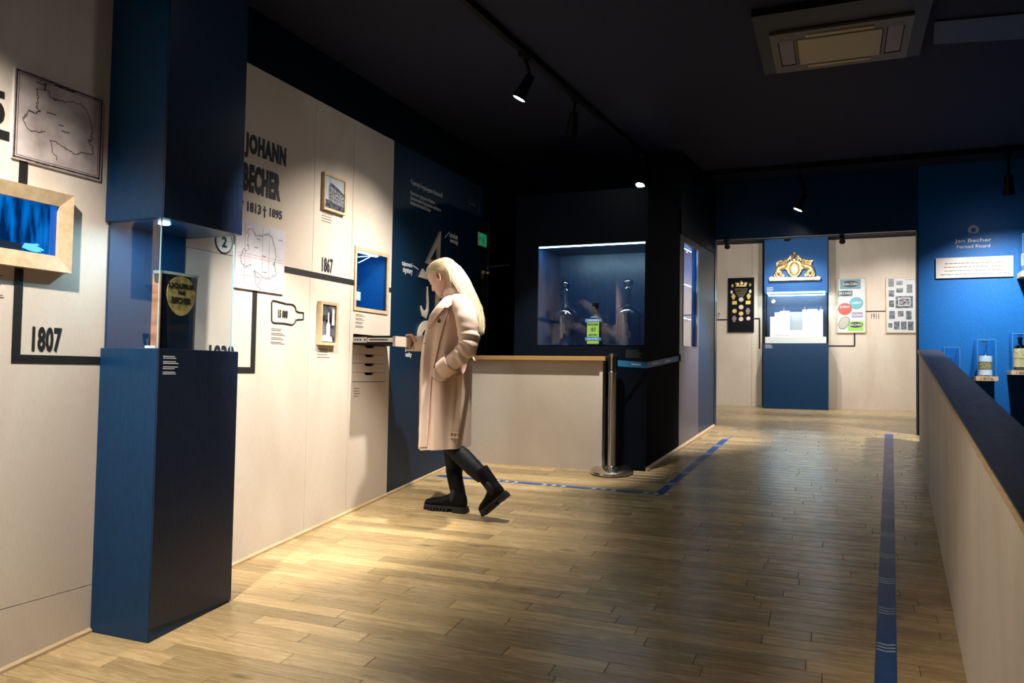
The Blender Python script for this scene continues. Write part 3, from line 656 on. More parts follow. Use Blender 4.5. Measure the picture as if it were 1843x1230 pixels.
M['lab_white'] = mat('white_label', (.6, .66, .72), .5); M['lab_gold'] = noise_mix(mat('gold_label', (.3, .25, .1), .5), (.12, .10, .04), (.5, .42, .18), (1, 1, 1), 90)
M['lab_cream'] = noise_mix(mat('cream_label', (.5, .42, .2), .5), (.40, .32, .14), (.6, .52, .3), (1, 1, 1), 60)

# ================================================================ lit niche in the plywood wall
ni = thing('wall_niche', wl(4.62, 1.832, -.1), 'lit blue lined niche with a wooden rim, set into the plywood wall above the drawers', 'display case')
y0, y1, z0, z1 = NI; xb = -3.26
MB().box(xb-.01, xb, y0-.005, y1+.005, z0-.005, z1+.005).build('back_panel', M['blue'], ni)
nm = MB().box(xb, -3.0, y1, y1+.012, z0-.01, z1+.01).box(xb, -3.0, y0-.012, y0, z0-.01, z1+.01).box(xb, -3.0, y0, y1, z0-.012, z0).box(xb, -3.0, y0, y1, z1, z1+.012)
nm.build('lining', M['blue'], ni)
moulding(y0-.012, y1+.012, z0-.012, z1+.012, y0+.012, y1-.010, z0+.012, z1-.012, .008, .008, M['framewood'], ni, 'rim')
MB().box(-3.004, -3.001, y0, y1, z0, z1).build('pane', M['mirrorpane'], ni)
MB().box(-3.05, -3.035, y0+.01, y1-.08, z1-.016, z1-.006).build('led_strip', M['led'], ni)
for i, (yy, dx, hh) in enumerate(((4.50, -3.11, .27), (4.62, -3.14, .30))):
    bottle('glass_bottle', (dx, yy, z0), hh, .04, ('clear glass bottle at the left end inside the lit niche', 'taller clear glass bottle with pale label in the middle of the niche')[i], 'bottle', 'bottleglass', 1.5, ((.25, .45, 'lab_white', None),), group='bottles in the niche', neck=.38)
# ================================================================ drawers
dc = thing('drawer_unit', wl(4.62, 1.336, -.15), 'flush plywood drawer unit in the wall with its top drawer pulled out', 'drawer unit')
dy0, dy1 = 4.420, 4.833
cb = MB(); cb.box(-3.29, -3.28, dy0, dy1, 1.338, 1.66).box(-3.28, -3.02, dy0-.001, dy0+.006, 1.338, 1.66).box(-3.28, -3.02, dy1-.006, dy1, 1.338, 1.66).box(-3.28, -3.02, dy0, dy1, 1.338, 1.342)
cb.build('body', M['slit'], dc)
ny0, ny1 = onX(657, 640, -3).y, onX(673, 640, -3).y; nc = (ny0+ny1)/2; nw = (ny1-ny0)/2+.012
for k in range(4):
    a = 1.340+.0625*k; b = a+.0605; g = .002
    pts = [(dy0+g, a), (dy1-g, a), (dy1-g, b), (nc+nw, b), (nc+nw*.72, b-.010), (nc+nw*.6, b-.017), (nc-nw*.6, b-.017), (nc-nw*.72, b-.010), (nc-nw, b), (dy0+g, b)]
    dw = MB().prism([wl(p, q, -.018) for p, q in pts], X_*.018).build('drawer', M['ply'], dc)
    MB().box(-3.27, -3.03, dy0+.012, dy1-.012, a+.004, a+.04).build('drawer_tray', M['slit'], dw)
XD = onY(712, 615, dy0).x
od = MB().box(XD-.02, XD, dy0-.004, dy1, 1.578, 1.645).build('open_drawer', M['ply'], dc); od['label'] = 'pulled out top drawer'
tr = MB().box(-3.20, XD-.02, dy0+.004, dy0+.012, 1.592, 1.648).box(-3.20, XD-.02, dy1-.012, dy1-.004, 1.592, 1.648).box(-3.2, XD-.02, dy0+.012, dy1-.012, 1.592, 1.600)
tr.build('tray', M['black'], od)
sl = MB().box(-3.0, XD-.02, dy0-.003, dy0+.003, 1.606, 1.634); sl.box(-3.0, -2.89, dy0-.006, dy0-.003, 1.602, 1.638); sl.build('runner', M['alu'], od)
sl = MB(); sl.box(-2.87, -2.73, dy0-.0045, dy0-.003, 1.617, 1.624)
for q in (-2.985, -2.965, -2.945, -2.91): sl.box(q, q+.010, dy0-.0075, dy0-.006, 1.616, 1.626)
sl.build('runner_slot', M['slit'], od)

# ================================================================ navy wall: title, notes, relief
def ptext(name, label, rows, m, X=-3.0, off=.015):
    """rows: string, (px, py of lower left), y-width, z-height on the plane x = -3"""
    rs = []
    for s, (px, py), w_, h_ in rows: rs.append((s, onX(px, py, X), w_, h_))
    return lettering(name, label, rs, m, (Y_, Z_, X_), off=off)
M['softwhite'] = mat('soft_white_print', (.55, .57, .62), .6)
Lz = lambda px, py: onX(px, py, -3.0)
a = Lz(738.5, 331); wT = Lz(796, 354).y-a.y
ptext('lettering', 'white Czech title line high on the navy wall', [('Tajemný kryptogram Becherů', (738.5, 333), wT, .052)], M['softwhite'])
b1 = Lz(738, 348)
for s_, q_, x_, lb_ in (('Mysterious cryptogram of Bechers', (738, 351), 782, 'first, English white subtitle line on the navy wall'),
        ('Geheimnisvolles Kryptogramm von Bechern', (738, 360.5), 793, 'second, German white subtitle line on the navy wall'), ('Загадочный символ Бехера', (738, 369), 774, 'third, Cyrillic white subtitle line on the navy wall')):
    ptext('lettering', lb_, [(s_, q_, Lz(x_, q_[1]+14).y-b1.y, .036)], M['softwhite'])
ptext('lettering', 'white handwritten word tajemství with mystery below, left of the wooden relief', [('tajemství', (723, 480), .155, .045), ('mystery', (725, 493), .14, .05)], M['white'])
ptext('lettering', 'white handwritten minulost nostalgy, right of the tall wooden triangle', [('minulost', (809, 427), .15, .045), ('nostalgy', (810, 438), .15, .045)], M['white'])
ptext('lettering', 'white handwritten jednota unity under the opened drawer', [('jednota', (729, 634), .16, .04), ('unity', (729.5, 645), .09, .045)], M['white'])
def pline(a, b, wd=.008):
    p, q = Lz(*a), Lz(*b); d = (q-p); n = X_.cross(d.normalized()); mb = MB(); mb.prism([p-n*wd/2, q-n*wd/2, q+n*wd/2, p+n*wd/2], X_*.002); return mb.build('pointer_line', M['white'])
tag(pline((743.5, 478.5), (752.5, 485)), 'short white pointer line from mystery to the relief', 'line', 'pointer lines')
tag(pline((800.5, 428), (809, 418)), 'short white pointer line right of the tall triangle', 'line', 'pointer lines')
cr = thing('cryptogram_relief', (-2.99, 5.4, 1.4), 'pale wooden relief of angular and curved letter shapes behind the woman on the navy wall', 'relief')
def flat(pts, holes=None, name='relief_piece', th=.018):
    P = [onX(a, b, -3.0) for a, b in pts]; return MB().prism(P, X_*th)
tri_o = [(790.5, 417), (764.2, 473), (773, 477), (788.5, 470.5)]; tri_i = [(785, 442), (772, 466.5), (774, 468.5), (785.5, 468)]
mb = MB()
O_ = [onX(*p, -3.0) for p in tri_o]; I_ = [onX(*p, -3.0) for p in [(785, 442), (771, 466.5), (775, 469), (785.5, 466)]]
for k in range(4): mb.prism([O_[k], O_[(k+1) % 4], I_[(k+1) % 4], I_[k]], X_*.018)
mb.build('relief_piece', M['ply'], cr)
flat([(759, 484), (752.5, 499), (772, 505), (772, 493), (761, 489)]).build('relief_piece', M['ply'], cr)
hk = [(768, 516), (767.5, 540), (768.5, 556), (765.5, 562), (761, 560), (757.8, 552), (756, 556), (759, 566), (764.5, 573.5), (768.5, 570), (771, 556), (770.2, 540), (770, 519)]
for s_ in ([(768, 516), (767.5, 540), (770.2, 540), (770, 519)], [(767.5, 540), (768.5, 556), (771, 556), (770.2, 540)], [(768.5, 556), (765.5, 562), (768, 571), (771, 556)], [(765.5, 562), (761, 560), (764.5, 573.5), (768, 571)], [(761, 560), (757.5, 551), (756, 557), (759, 567), (764.5, 573.5)]):
    pass
MB().tube([onX(a, b, -2.993) for a, b in ((769, 516), (769, 530), (769.5, 545), (769, 558), (765.5, 567), (761, 564), (758, 556), (757.2, 551))], [(.006, .009), (.009, .012), (.009, .015), (.009, .02), (.009, .035), (.009, .028), (.009, .014), (.008, .007)], 8).build('relief_piece', M['ply'], cr)
flat([(783.5, 526), (782.5, 566), (787.5, 566), (788, 526)]).build('relief_piece', M['ply'], cr)
rc = onX(767, 607, -3.0); mb = MB(); n_ = 14
for k in range(n_):
    def ring_(a, ro): return rc+Y_*math.cos(a)*ro[0]+Z_*math.sin(a)*ro[1]
    a0, a1 = PI*(.02+.98*k/n_), PI*(.02+.98*(k+1)/n_); mb.prism([ring_(a0, (.15, .13)), ring_(a1, (.15, .13)), ring_(a1, (.10, .062)), ring_(a0, (.10, .062))], X_*.018)
mb.build('relief_piece', M['ply'], cr)
# small box outline sign and exit sign
p = onX(844, 378, -2.998); q = onX(862, 365, -2.998)
bs = MB()
pa, pb_, pc, pd = [onX(*t, -2.997) for t in ((844, 356), (862.5, 365), (862, 384), (843.5, 375))]
for s_, e_ in ((pa, pb_), (pb_, pc), (pc, pd), (pd, pa)): bs.tube([s_, e_], .002, 4)
bs.obox(onX(846, 368, -2.998), Y_, Z_, X_, .12, .02, .001)
tag(bs.build('outline_sign', M['greytext']), 'faint outlined box sign high near the end of the navy wall', 'sign')
ex = thing('exit_sign', onX(870, 438, -2.94), 'small green exit sign with a running figure on the dark door', 'sign')
c_ = onX(869, 429, -2.95); ez0, ez1, ey0, ey1 = c_.z-.075, c_.z+.045, c_.y-.085, c_.y+.085
M['exitgreen'] = emis('exit_green', (.0, .16, .05), .6)
MB().box(-2.96, -2.95, ey0, ey1, ez0, ez1).build('sign_plate', M['white'], ex)
MB().box(-2.95, -2.9485, ey0+.008, ey1-.008, ez0+.008, ez1-.008).build('sign_face', M['exitgreen'], ex)
mb = MB(); cy_ = (ey0+ey1)/2; cz_ = (ez0+ez1)/2
mb.box(-2.9485, -2.9475, ey0+.015, ey0+.035, cz_-.02, cz_+.02).prism(ell_pts((-2.9485, cy_+.02, cz_+.035), Y_, Z_, .009, .009, 10), X_*.001)
mb.prism([Vector((-2.9485, cy_+a, cz_+b)) for a, b in ((.0, .025), (.025, .022), (.02, -.005), (.04, -.04), (.025, -.042), (.005, -.015), (-.02, -.035), (-.03, -.025), (-.005, .0))], X_*.001)
mb.build('pictogram', M['white'], ex)

# ================================================================ counter, stanchion, showcase
ct = thing('counter', (-2.3, 6.10, fz(6.1)), 'low pale plywood counter with an oak edged top, behind the woman', 'counter')
cz = onY(970, 641, 6.04).z; cx1 = onY(1089, 700, 6.06).x
MB().box(-2.985, cx1-.05, 6.075, 6.095, fz(6.07), cz-.035).build('front_panel', M['ply'], ct)
MB().box(cx1-.05, cx1-.02, 6.06, 6.15, fz(6.06), cz-.035).build('end_post', M['ply'], ct, bevel=.003)
MB().box(-2.985, cx1+.01, 6.02, 6.149, cz-.035, cz).build('worktop', M['ochre'], ct, bevel=.002)
MB().box(-2.985, -2.56, 6.149, 6.5, cz-.035, cz).build('worktop_return', M['ochre'], ct, bevel=.002)
# showcase recess with three bottles
sh = thing('showcase', (-1.9, 6.35, W1[2]), 'wide glazed showcase in the dark block with a thin light strip along its top', 'display case')
dx0, dx1, dz0, dz1 = W1; dpt = 6.72
M['navycase'] = noise_mix(mat('case_lining', (.004, .035, .10), .35), (.002, .022, .07), (.004, .035, .105), (1, 1, .3), 40, 3)
sm = MB().box(dx0-.01, dx1-.004, dpt, dpt+.01, dz0, dz1).box(dx0-.01, dx0, 6.171, dpt, dz0, dz1).box(dx1-.004, dx1+.004, 6.171, dpt, dz0, dz1).box(dx0-.01, dx1+.004, 6.171, dpt, dz0-.012, dz0).box(dx0-.01, dx1+.004, 6.171, dpt, dz1, dz1+.012)
sm.build('lining', M['navycase'], sh)
MB().box(dx0, dx1, 6.152, 6.156, dz0, dz1).build('pane', pane_mat('showcase_pane', (.95, .98, 1), 1.5, 1.1), sh)
MB().box(dx0+.005, dx1-.002, 6.158, 6.168, dz1-.012, dz1-.003).build('led_strip', M['led'], sh)
MB().box(dx0, dx1-.004, 6.15, 6.16, dz0-.006, dz0).build('rim', M['alu'], sh)
for i, (px, H, lb) in enumerate(((1017, .50, 'tall clear carafe with ring stopper at the left of the showcase'), (1130, .50, 'tall clear carafe with ball stopper at the right of the showcase'))):
    c = onY(px, 615, 6.42); c.z = dz0+.001
    bottle('carafe', c, H, .105, lb, 'bottle', 'bottleglass', 0, (), .07, neck=.33, neckr=.24, group='tall carafes in the showcase')
c = onY(1071, 615, 6.34); c.z = dz0+.001
gb = bottle('liqueur_bottle', c, .35, .060, 'dark bottle with bright green label and blue bands in the showcase', 'bottle', 'bottlegreen', 2.5,
       ((.20, .56, 'lab_green', 'bright green label'), (.04, .115, 'lab_green', 'small green base label'), (.565, .64, 'lab_blue', 'blue band'), (.12, .195, 'lab_blue', 'lower blue band')), None, .26, .32, 'black', arc=True)
tm = MB(); k = c+Vector((-.045, -.0640, 0))
for w_, d_, ww_, hh_, m_ in (('BECHER', (0, 0, .170), .09, .014, 'print'), ('1807', (.02, 0, .118), .05, .032, 'print'), ('BITTER', (.01, 0, .082), .07, .014, 'print'), ('KARLSBAD', (-.005, -.0015, .204), .10, .014, 'white'), ('BECHER', (0, -.0015, .048), .09, .014, 'white')):
    tm = MB(); text(tm, w_, k+Vector(d_), X_, Z_, -Y_, ww_, hh_); tm.build('label_word', M[m_], gb)
cp = MB(); p = onY(1126, 629, 6.148); caption(cp, p, X_, Z_, -Y_, onY(1160, 629, 6.148).x-p.x, 8, .0085, 8, blk=9)
tag(cp.build('wall_caption', mat('dim_print', (.06, .065, .08), .7)), 'small white caption under the right corner of the showcase', 'caption', 'small wall captions')
# side showcase in the panel greyed by painted glare
O = A0+RS*wv[0]+Z_*wz[0]; ww = wv[1]-wv[0]; wh = wz[1]-wz[0]
s2 = thing('side_showcase', O+RS*ww/2, 'narrow glazed showcase in the glare-greyed side panel, small pictures standing in for reflected posters', 'display case')
mb = MB(); mb.obox(O-NS*.24, RS, Z_, NS, ww, wh, .01).obox(O-NS*.24-RS*.01, RS, Z_, NS, .01, wh, .22).obox(O-NS*.24+RS*ww, RS, Z_, NS, .01, wh, .22).obox(O-NS*.24-Z_*.01, RS, Z_, NS, ww, .01, .22).obox(O-NS*.24+Z_*wh, RS, Z_, NS, ww, .01, .22)
mb.build('lining', M['blue'], s2)
mb = MB(); mb.obox(O-NS*.229, RS, Z_, NS, ww, wh*.62, .004); mb.build('reflection_board', mat('pale_board', (.42, .43, .47), .5), s2)  # board and pictures imitate far posters reflected in the glass
rr = random.Random(5)
for i in range(4):
    for j in range(4):
        mb = MB(); mb.obox(O-NS*.225+RS*(ww*(.06+.23*i))+Z_*(.05+wh*.145*j), RS, Z_, NS, ww*.16, wh*.10, .003); mb.build('reflected_picture', photo_mat('reflected_print', i*3+j, sc=60), s2)
mb = MB(); mb.obox(O-NS*.03, RS, Z_, NS, ww, wh, .004); mb.build('pane', pane_mat('grazing_pane', (.9, .95, 1), 1.6, 2.6), s2)
for zz in (wh-.02, wh*.62, wh*.28):
    mb = MB(); mb.obox(O-NS*.06+Z_*zz, RS, Z_, NS, ww*.95, .006, .008); mb.build('led_strip', M['led'], s2)
mb = MB()
for (a, b, c_, d_) in ((-.008, -.008, ww+.016, .008), (-.008, wh, ww+.016, .008), (-.008, 0, .008, wh), (ww, 0, .008, wh)): mb.obox(O+RS*a+Z_*b-NS*.01, RS, Z_, NS, c_, d_, .014)
mb.build('rim', M['alu'], s2)
bottle('glass_bottle', O+RS*ww*.25-NS*.12+Z_*(wh*.63), .22, .04, 'clear bottle on the upper level of the side showcase', 'bottle', 'bottleglass', 0, ((.2, .5, 'lab_white', None),))
# stanchion with belt
sb = onP(1101, 852, Vector((0, 0, 0)), Vector((0, -SL, 1))); sb.z = fz(sb.y)
st = thing('belt_stanchion', sb, 'polished steel belt stanchion on a round base, at the end of the counter', 'stanchion')
H = onY(1100, 637, sb.y).z-sb.z; tilt = Vector((0, -SL, 1)).normalized()
sm_angle(MB().lathe([(0, .0), (.165, .0), (.168, .006), (.165, .02), (.150, .030), (.05, .038), (0, .038)], sb+Z_*.008, 40, tilt).build('base', M['steel'], st), 30)
sm_angle(MB().lathe([(0, .03), (.055, .03), (.05, .05), (.032, .06), (.032, H-.16), (0, H-.16)], sb, 24).build('pole', M['steel'], st), 30)
sm_angle(MB().lathe([(0, H-.16), (.036, H-.16), (.036, H-.145), (.030, H-.14), (.030, H-.02), (.036, H-.018), (.036, H), (0, H)], sb, 24).build('belt_head', M['steel'], st), 30)
mb = MB()
for a in (0, 1, 2, 3):
    d = Vector((math.cos(a*PI/2+.5), math.sin(a*PI/2+.5), 0)); e = Vector((-d.y, d.x, 0)); mb.obox(sb+d*.026-e*.012+Z_*(H-.135), e, Z_, d, .024, .11, .012)
mb.build('belt_slot', M['blackgloss'], st)
wp = onP(1219, 645, A0, NS); p0 = sb+Vector((.04, -.005, H-.075)); n = 24; v = []
pc_ = Vector((A0.x+.004, A0.y-.022, p0.z-.012)); pe_ = wp+NS*.016; la, lb_ = (pc_-p0).length, (pe_-pc_).length
def belt_at(t):
    s_ = t*(la+lb_)
    return p0.lerp(pc_, s_/la) if s_ < la else pc_.lerp(pe_, (s_-la)/lb_)+NS*.004
for i in range(n+1):
    q = belt_at(i/n); v += [q+Z_*.024, q-Z_*.024]
v2 = [q+Vector((.0008, -.0012, 0)) for q in v]; k = len(v)
f = [(2*i, 2*i+2, 2*i+3, 2*i+1) for i in range(n)]+[(k+2*i, k+2*i+1, k+2*i+3, k+2*i+2) for i in range(n)]+[(2*i, k+2*i, k+2*i+2, 2*i+2) for i in range(n)]+[(2*i+1, 2*i+3, k+2*i+3, k+2*i+1) for i in range(n)]
M['belt'] = mat('blue_belt', (.03, .22, .48), .5)
bt = mesh('belt', v+v2, f, M['belt'], st)
mb = MB()
for t0, wd, hh in ((.10, .07, .012), (.22, .006, .028), (.33, .15, .012), (.52, .006, .028), (.62, .15, .012)):
    m_ = 6
    for s_ in range(m_):
        a = t0+wd*s_/m_; b = t0+wd*(s_+.7)/m_ if wd > .05 else t0+wd
        q0 = belt_at(a); q1 = belt_at(b); e = Vector((.0012, -.0020, 0))
        mb.prism([q0-Z_*hh/2+e, q1-Z_*hh/2+e, q1+Z_*hh/2+e, q0+Z_*hh/2+e], (0, -.0005, 0))
mb.build('belt_print', M['white'], bt)
mb = MB(); mb.obox(wp-RS*.01-Z_*.03+NS*.001, RS, Z_, NS, .03, .065, .032); mb.build('wall_clip', M['blackgloss'], st, bevel=.003)

# ================================================================ floor tape
M['tape'] = noise_mix(mat('blue_floor_tape', (.01, .08, .3), .4), (.008, .055, .22), (.012, .085, .32), (1, 1, 1), 20)
M['tapewhite'] = mat('white_tape_print', (.55, .62, .72), .4)
def tape(name, label, A, B, wd, first, sp, tri=.035, th=.010, vee=.35, flip=1):
    """strip from A to B (xy) lying on the ramp with groups of three chevrons every sp metres"""
    A = Vector((A[0], A[1], 0)); B = Vector((B[0], B[1], 0)); L = (B-A).length; d = (B-A)/L; n = Vector((-d.y, d.x, 0))
    t = thing(name, Vector(((A+B).x/2, (A+B).y/2, floor_z((A+B).y/2))), label, 'floor tape', 'blue floor tapes with white chevrons')
    P = lambda s, o, e: (lambda q: Vector((q.x, q.y, floor_z(q.y)+e)))(A+d*s+n*o)
    m_ = max(1, int(L/1.0)); mb = MB()
    for i in range(m_):
        a, b = L*i/m_, L*(i+1)/m_; mb.prism([P(a, -wd/2, .0002), P(b, -wd/2, .0002), P(b, wd/2, .0002), P(a, wd/2, .0002)], (0, 0, .0008))
    mb.build('strip', M['tape'], t); s = first
    while s < L-.1:
        mb = MB()
        for k in range(3):
            c = s+k*tri
            for sg in (-1, 1):
                q = [P(c, sg*wd*.46, .0011), P(c+th, sg*wd*.46, .0011), P(c+th+flip*vee*wd*.5, 0, .0011), P(c+flip*vee*wd*.5, 0, .0011)]; mb.prism(q, (0, 0, .0004))
        mb.build('chevron', M['tapewhite'], t); s += sp
    return t
def flp(px, py): p = onP(px, py, Vector((0, 0, 0)), Vector((0, -SL, 1))); return (p.x, p.y)
corner = flp(1186, 890)
tape('floor_tape', 'blue chevron tape crossing the floor from the navy wall to the corner beyond the stanchion', flp(788, 857), (corner[0]+.02, corner[1]), .050, .50, .385, .075, .022, 1.2)
tape('floor_tape', 'blue chevron tape running up the ramp along the dark block', corner, flp(1331, 770), .060, .28, .385, .034, .012, .35, -1)
A_ = flp(1600, 782); B_ = flp(1594, 1230); dd = (Vector(A_)-Vector(B_)).normalized(); B_ = (B_[0]-dd.x*1.5, B_[1]-dd.y*1.5)
s0 = 3.44-B_[1]; s0 -= .385*int(s0/.385)
tape('floor_tape', 'blue chevron tape running straight up the ramp beside the knee wall', B_, A_, .074, s0-.03, .385, .030, .010, .35, -1)

# ================================================================ far room
u_ = lambda px, py, Y=None: onY(px, py, Y or YF-.018)
cl = thing('tall_showcase', (onY(1431, 736, 11.7).x, 11.9, floor_z(11.7)), 'tall blue showcase column with a bright white building model behind glass, on the far wall', 'display case')
x0, x1 = onY(1373.5, 620, 11.7).x, onY(1491, 620, 11.7).x; zp = onY(1431, 618, 11.7).z; zg = onY(1431, 524.5, 11.7).z
MB().box(x0, x1, 11.7, 12.08, floor_z(11.7), zp).build('pedestal', M['navy'], cl, bevel=.003)
MB().box(x0+.01, x1-.01, 11.72, 12.08, zg, 3.4).build('header', M['blue'], cl, bevel=.003)
MB().box(x0+.02, x1-.02, 12.06, 12.08, zp, zg).build('back_panel', M['navy'], cl)
MB().box(x0+.01, x0+.016, 11.72, 12.06, zp, zg).box(x1-.016, x1-.01, 11.72, 12.06, zp, zg).box(x0+.016, x1-.016, 11.72, 11.726, zp, zg).build('pane', M['pane'], cl)
MB().box(x0+.05, x1-.05, 11.74, 11.755, zg-.02, zg-.005).box(x0+.05, x1-.05, 12.03, 12.045, zg-.03, zg-.015).box(x0+.05, x0+.065, 11.75, 12.03, zg-.025, zg-.008).box(x1-.065, x1-.05, 11.75, 12.03, zg-.025, zg-.008).build('led_strip', M['led'], cl)
cp = MB(); p = onY(1380, 516.5, 11.718); caption(cp, p, X_, Z_, -Y_, .10, 6, .011, 12, blk=9); p = onY(1377, 620, 11.698); caption(cp, p, X_, Z_, -Y_, .11, 5, .011, 13, blk=9); cp.build('caption_print', M['softwhite'], cl)
# white model building
mw = mat('white_card', (.75, .77, .77), .6)
bm_ = thing('building_model', ((x0+x1)/2, 11.85, zp), 'white card model of a large house inside the far glass showcase', 'model')
def mx(px): return onY(px, 570, 11.8).x
def mz(py): return onY(1431, py, 11.8).z
MB().box(mx(1378), mx(1487), 11.735, 12.05, zp, mz(607)).build('base_block', mw, bm_)
mb = MB(); mb.box(mx(1386), mx(1421), 11.80, 12.04, zp+.05, mz(570)).box(mx(1394), mx(1421), 11.83, 12.04, mz(571), mz(562)).prism([(mx(1402), 11.88, mz(562)), (mx(1420), 11.88, mz(562)), (mx(1420), 11.88, mz(559)), (mx(1404), 11.88, mz(559))], (0, .15, 0))
mb.build('left_wing', mw, bm_)
mb = MB(); mb.box(mx(1444), mx(1481), 11.80, 12.04, zp+.05, mz(560)).box(mx(1453), mx(1471), 11.82, 12.03, mz(560), mz(557)).box(mx(1444), mx(1451), 11.82, 12.03, mz(560), mz(557.5)).box(mx(1475), mx(1481), 11.82, 12.03, mz(560), mz(557.5)); mb.build('right_wing', mw, bm_)
MB().box(mx(1421), mx(1444), 11.98, 12.04, zp+.05, mz(560)).build('rear_wall', mat('grey_card', (.28, .30, .31), .6), bm_)
mb = MB().box(mx(1421), mx(1444), 11.78, 11.95, zp+.05, mz(595))
for i in range(6): mb.box(mx(1421)+.03*i+.005, mx(1421)+.03*i+.017, 11.79, 11.80, mz(595), mz(594))
mb.build('terrace', mw, bm_)
mb = MB()
for i in range(6): mb.box(mx(1396)+i*.032, mx(1396)+i*.032+.012, 11.796, 11.801, mz(605), mz(602.5))
mb.build('doorways', mat('grey_opening', (.25, .27, .28), .6), bm_)
mb = MB()
for px in (1410, 1448, 1477): mb.tube([(mx(px), 11.9, mz(561)), (mx(px), 11.9, mz(552))], .0018, 6)
mb.build('finial', M['alu'], bm_)
# gilded coat of arms: shield between two winged beasts, crown above, on a plinth
YE = 11.66; e0 = onY(1429, 480, YE); px_m = (onY(1478, 480, YE).x-onY(1378, 480, YE).x)/100
def E(px, py, dy=0): return onY(px, py, YE)+Vector((0, dy, 0))   # relief plane of the emblem
em = thing('coat_of_arms', onY(1430, 505, YE+.03), 'gilded carved coat of arms with crown, shield and two winged beasts, above the far showcase', 'emblem')
zz_ = lambda py: onY(1430, py, YE).z
mb = MB(); mb.prism([E(*p) for p in ((1384, 504.5), (1476, 504.5), (1477, 499), (1472, 497), (1466, 498.5), (1458, 499), (1402, 499), (1394, 499), (1388, 498), (1384, 500))], (0, .055, 0)); mb.box(E(1385, 504).x, E(1476, 504).x, YE-.01, YE+.055, zz_(505), zz_(502.5))
mb.build('plinth', M['gold'], em, bevel=.003)
mb = MB(); c = E(1429.5, 484, .02); mb.ell(c, X_*(10.5*px_m), Z_*(14.5*px_m), Y_*.03, 24, 9); sm_angle(mb.build('shield', M['gold'], em), 70)
mb = MB(); P = [c+X_*(11.2*px_m*math.cos(a))+Z_*(15*px_m*math.sin(a)) for a in [2*PI*i/24 for i in range(25)]]; mb.tube(P, .012, 8, False)
for sg in (-1, 1):
    mb.tube(catmull([c+X_*sg*.012*k_+Z_*z_ for k_, z_ in ((1, .09), (5.5, .10), (7, .04), (5, -.04), (2, -.09))], 4), .007, 6)
    mb.tube(catmull([c+X_*sg*a_*px_m+Z_*b_*px_m-Y_*.02 for a_, b_ in ((1, 9), (3.5, 4), (2.4, -2), (3.8, -7), (1, -11))], 4), .008, 6)
sm_angle(mb.build('shield_scrolls', M['gold'], em), 70)
mb = MB(); cc = E(1429.5, 463.5, .02)
mb.lathe([(.032, -.05), (.045, -.045), (.045, -.028), (.038, -.025)], cc, 16)
for a in range(6):
    an = a*PI/3+.26; d = Vector((math.cos(an), math.sin(an)*.6, 0)); mb.tube(catmull([cc+d*.040-Z_*.03, cc+d*.062+Z_*.0, cc+d*.045+Z_*.03, cc+Z_*.034], 4), .009, 6)
mb.ell(cc+Z_*.045, X_*.010, Y_*.010, Z_*.010, 8, 6); mb.box(cc.x-.003, cc.x+.003, cc.y-.003, cc.y+.003, cc.z+.05, cc.z+.078); mb.box(cc.x-.010, cc.x+.010, cc.y-.003, cc.y+.003, cc.z+.062, cc.z+.068)
sm_angle(mb.build('crown', M['gold'], em), 60)
mb = MB()
for sg in (-1, 1):
    mb.tube(catmull([cc+X_*sg*a_*px_m+Z_*b_*px_m for a_, b_ in ((2, -5), (5, -5.5), (8, -2), (10.5, -1.5), (12, -4.5), (10, -5))], 5), [(.012, .006)]*26, 6)
    mb.tube(catmull([cc+X_*sg*a_*px_m+Z_*b_*px_m for a_, b_ in ((3, -7), (7, -8), (10, -12), (12.5, -13))], 5), .007, 6)
sm_angle(mb.build('ribbon', M['gold'], em), 60)
for sg, nmx in ((-1, 'left'), (1, 'right')):
    mb = MB(); q = lambda a_, b_, dy=.02: Vector((c.x+sg*a_*px_m, YE+dy, c.z+b_*px_m))
    mb.tube(catmull([q(32, -8), q(29, 1), q(23, 4), q(17, 6), q(15.5, 12), q(17, 15)], 4), [.028, .034, .038, .04, .04, .038, .037, .038, .04, .042, .044, .042, .04, .036, .032, .028, .025, .022, .02, .02, .012], 10)
    mb.ell(q(16, 16.5), (X_*sg*-.6+Z_*-.2).normalized()*.032, Y_*.02, Z_*.02, 10, 7)
    mb.tube([q(17, 18), q(17.5, 22)], [.008, .001], 5)
    mb.tube(catmull([q(16, 5), q(11.5, 3), q(10.5, 7)], 4), [.017]*5+[.013]*3+[.01], 7)          # raised forelegs
    mb.tube(catmull([q(17, 2), q(12.5, -1), q(11.5, -5), q(9.5, -6)], 4), [.018]*6+[.013]*6+[.01], 7)
    mb.tube(catmull([q(30, -4), q(24, -7), q(25, -12), q(20, -14)], 4), [.034]*4+[.022]*4+[.015]*5, 8)   # hind legs
    mb.tube(catmull([q(32, -4), q(33, -10), q(30, -14), q(26, -14)], 4), [.032]*4+[.022]*4+[.015]*5, 8)
    mb.tube(catmull([q(33, -6), q(36, -10), q(34, -15), q(28, -13), q(23, -10), q(18, -12), q(22, -15)], 4), .011, 6)   # tail
    sm_angle(mb.build('winged_beast', M['gold'], em), 70)
    mb = MB()
    if sg < 0: wing = [(18, 9), (22, 10), (29, 9), (32, 6), (32.5, 12), (31, 15), (26, 16.5), (21, 16)]
    else: wing = [(17, 9), (22, 9), (27, 5), (30, 6), (30, 10), (34, 15.5), (29, 15.5), (19, 16.5)]
    P = [q(a_, b_, .03) for a_, b_ in wing]; mb.prism(P, (0, -.02, 0))
    for k in range(4): mb.tube([q(18, 10+k*1.6, .008), q(31, 9+k*1.9, .008)], [.010, .005], 5)
    sm_angle(mb.build('wing', M['gold'], em), 40)
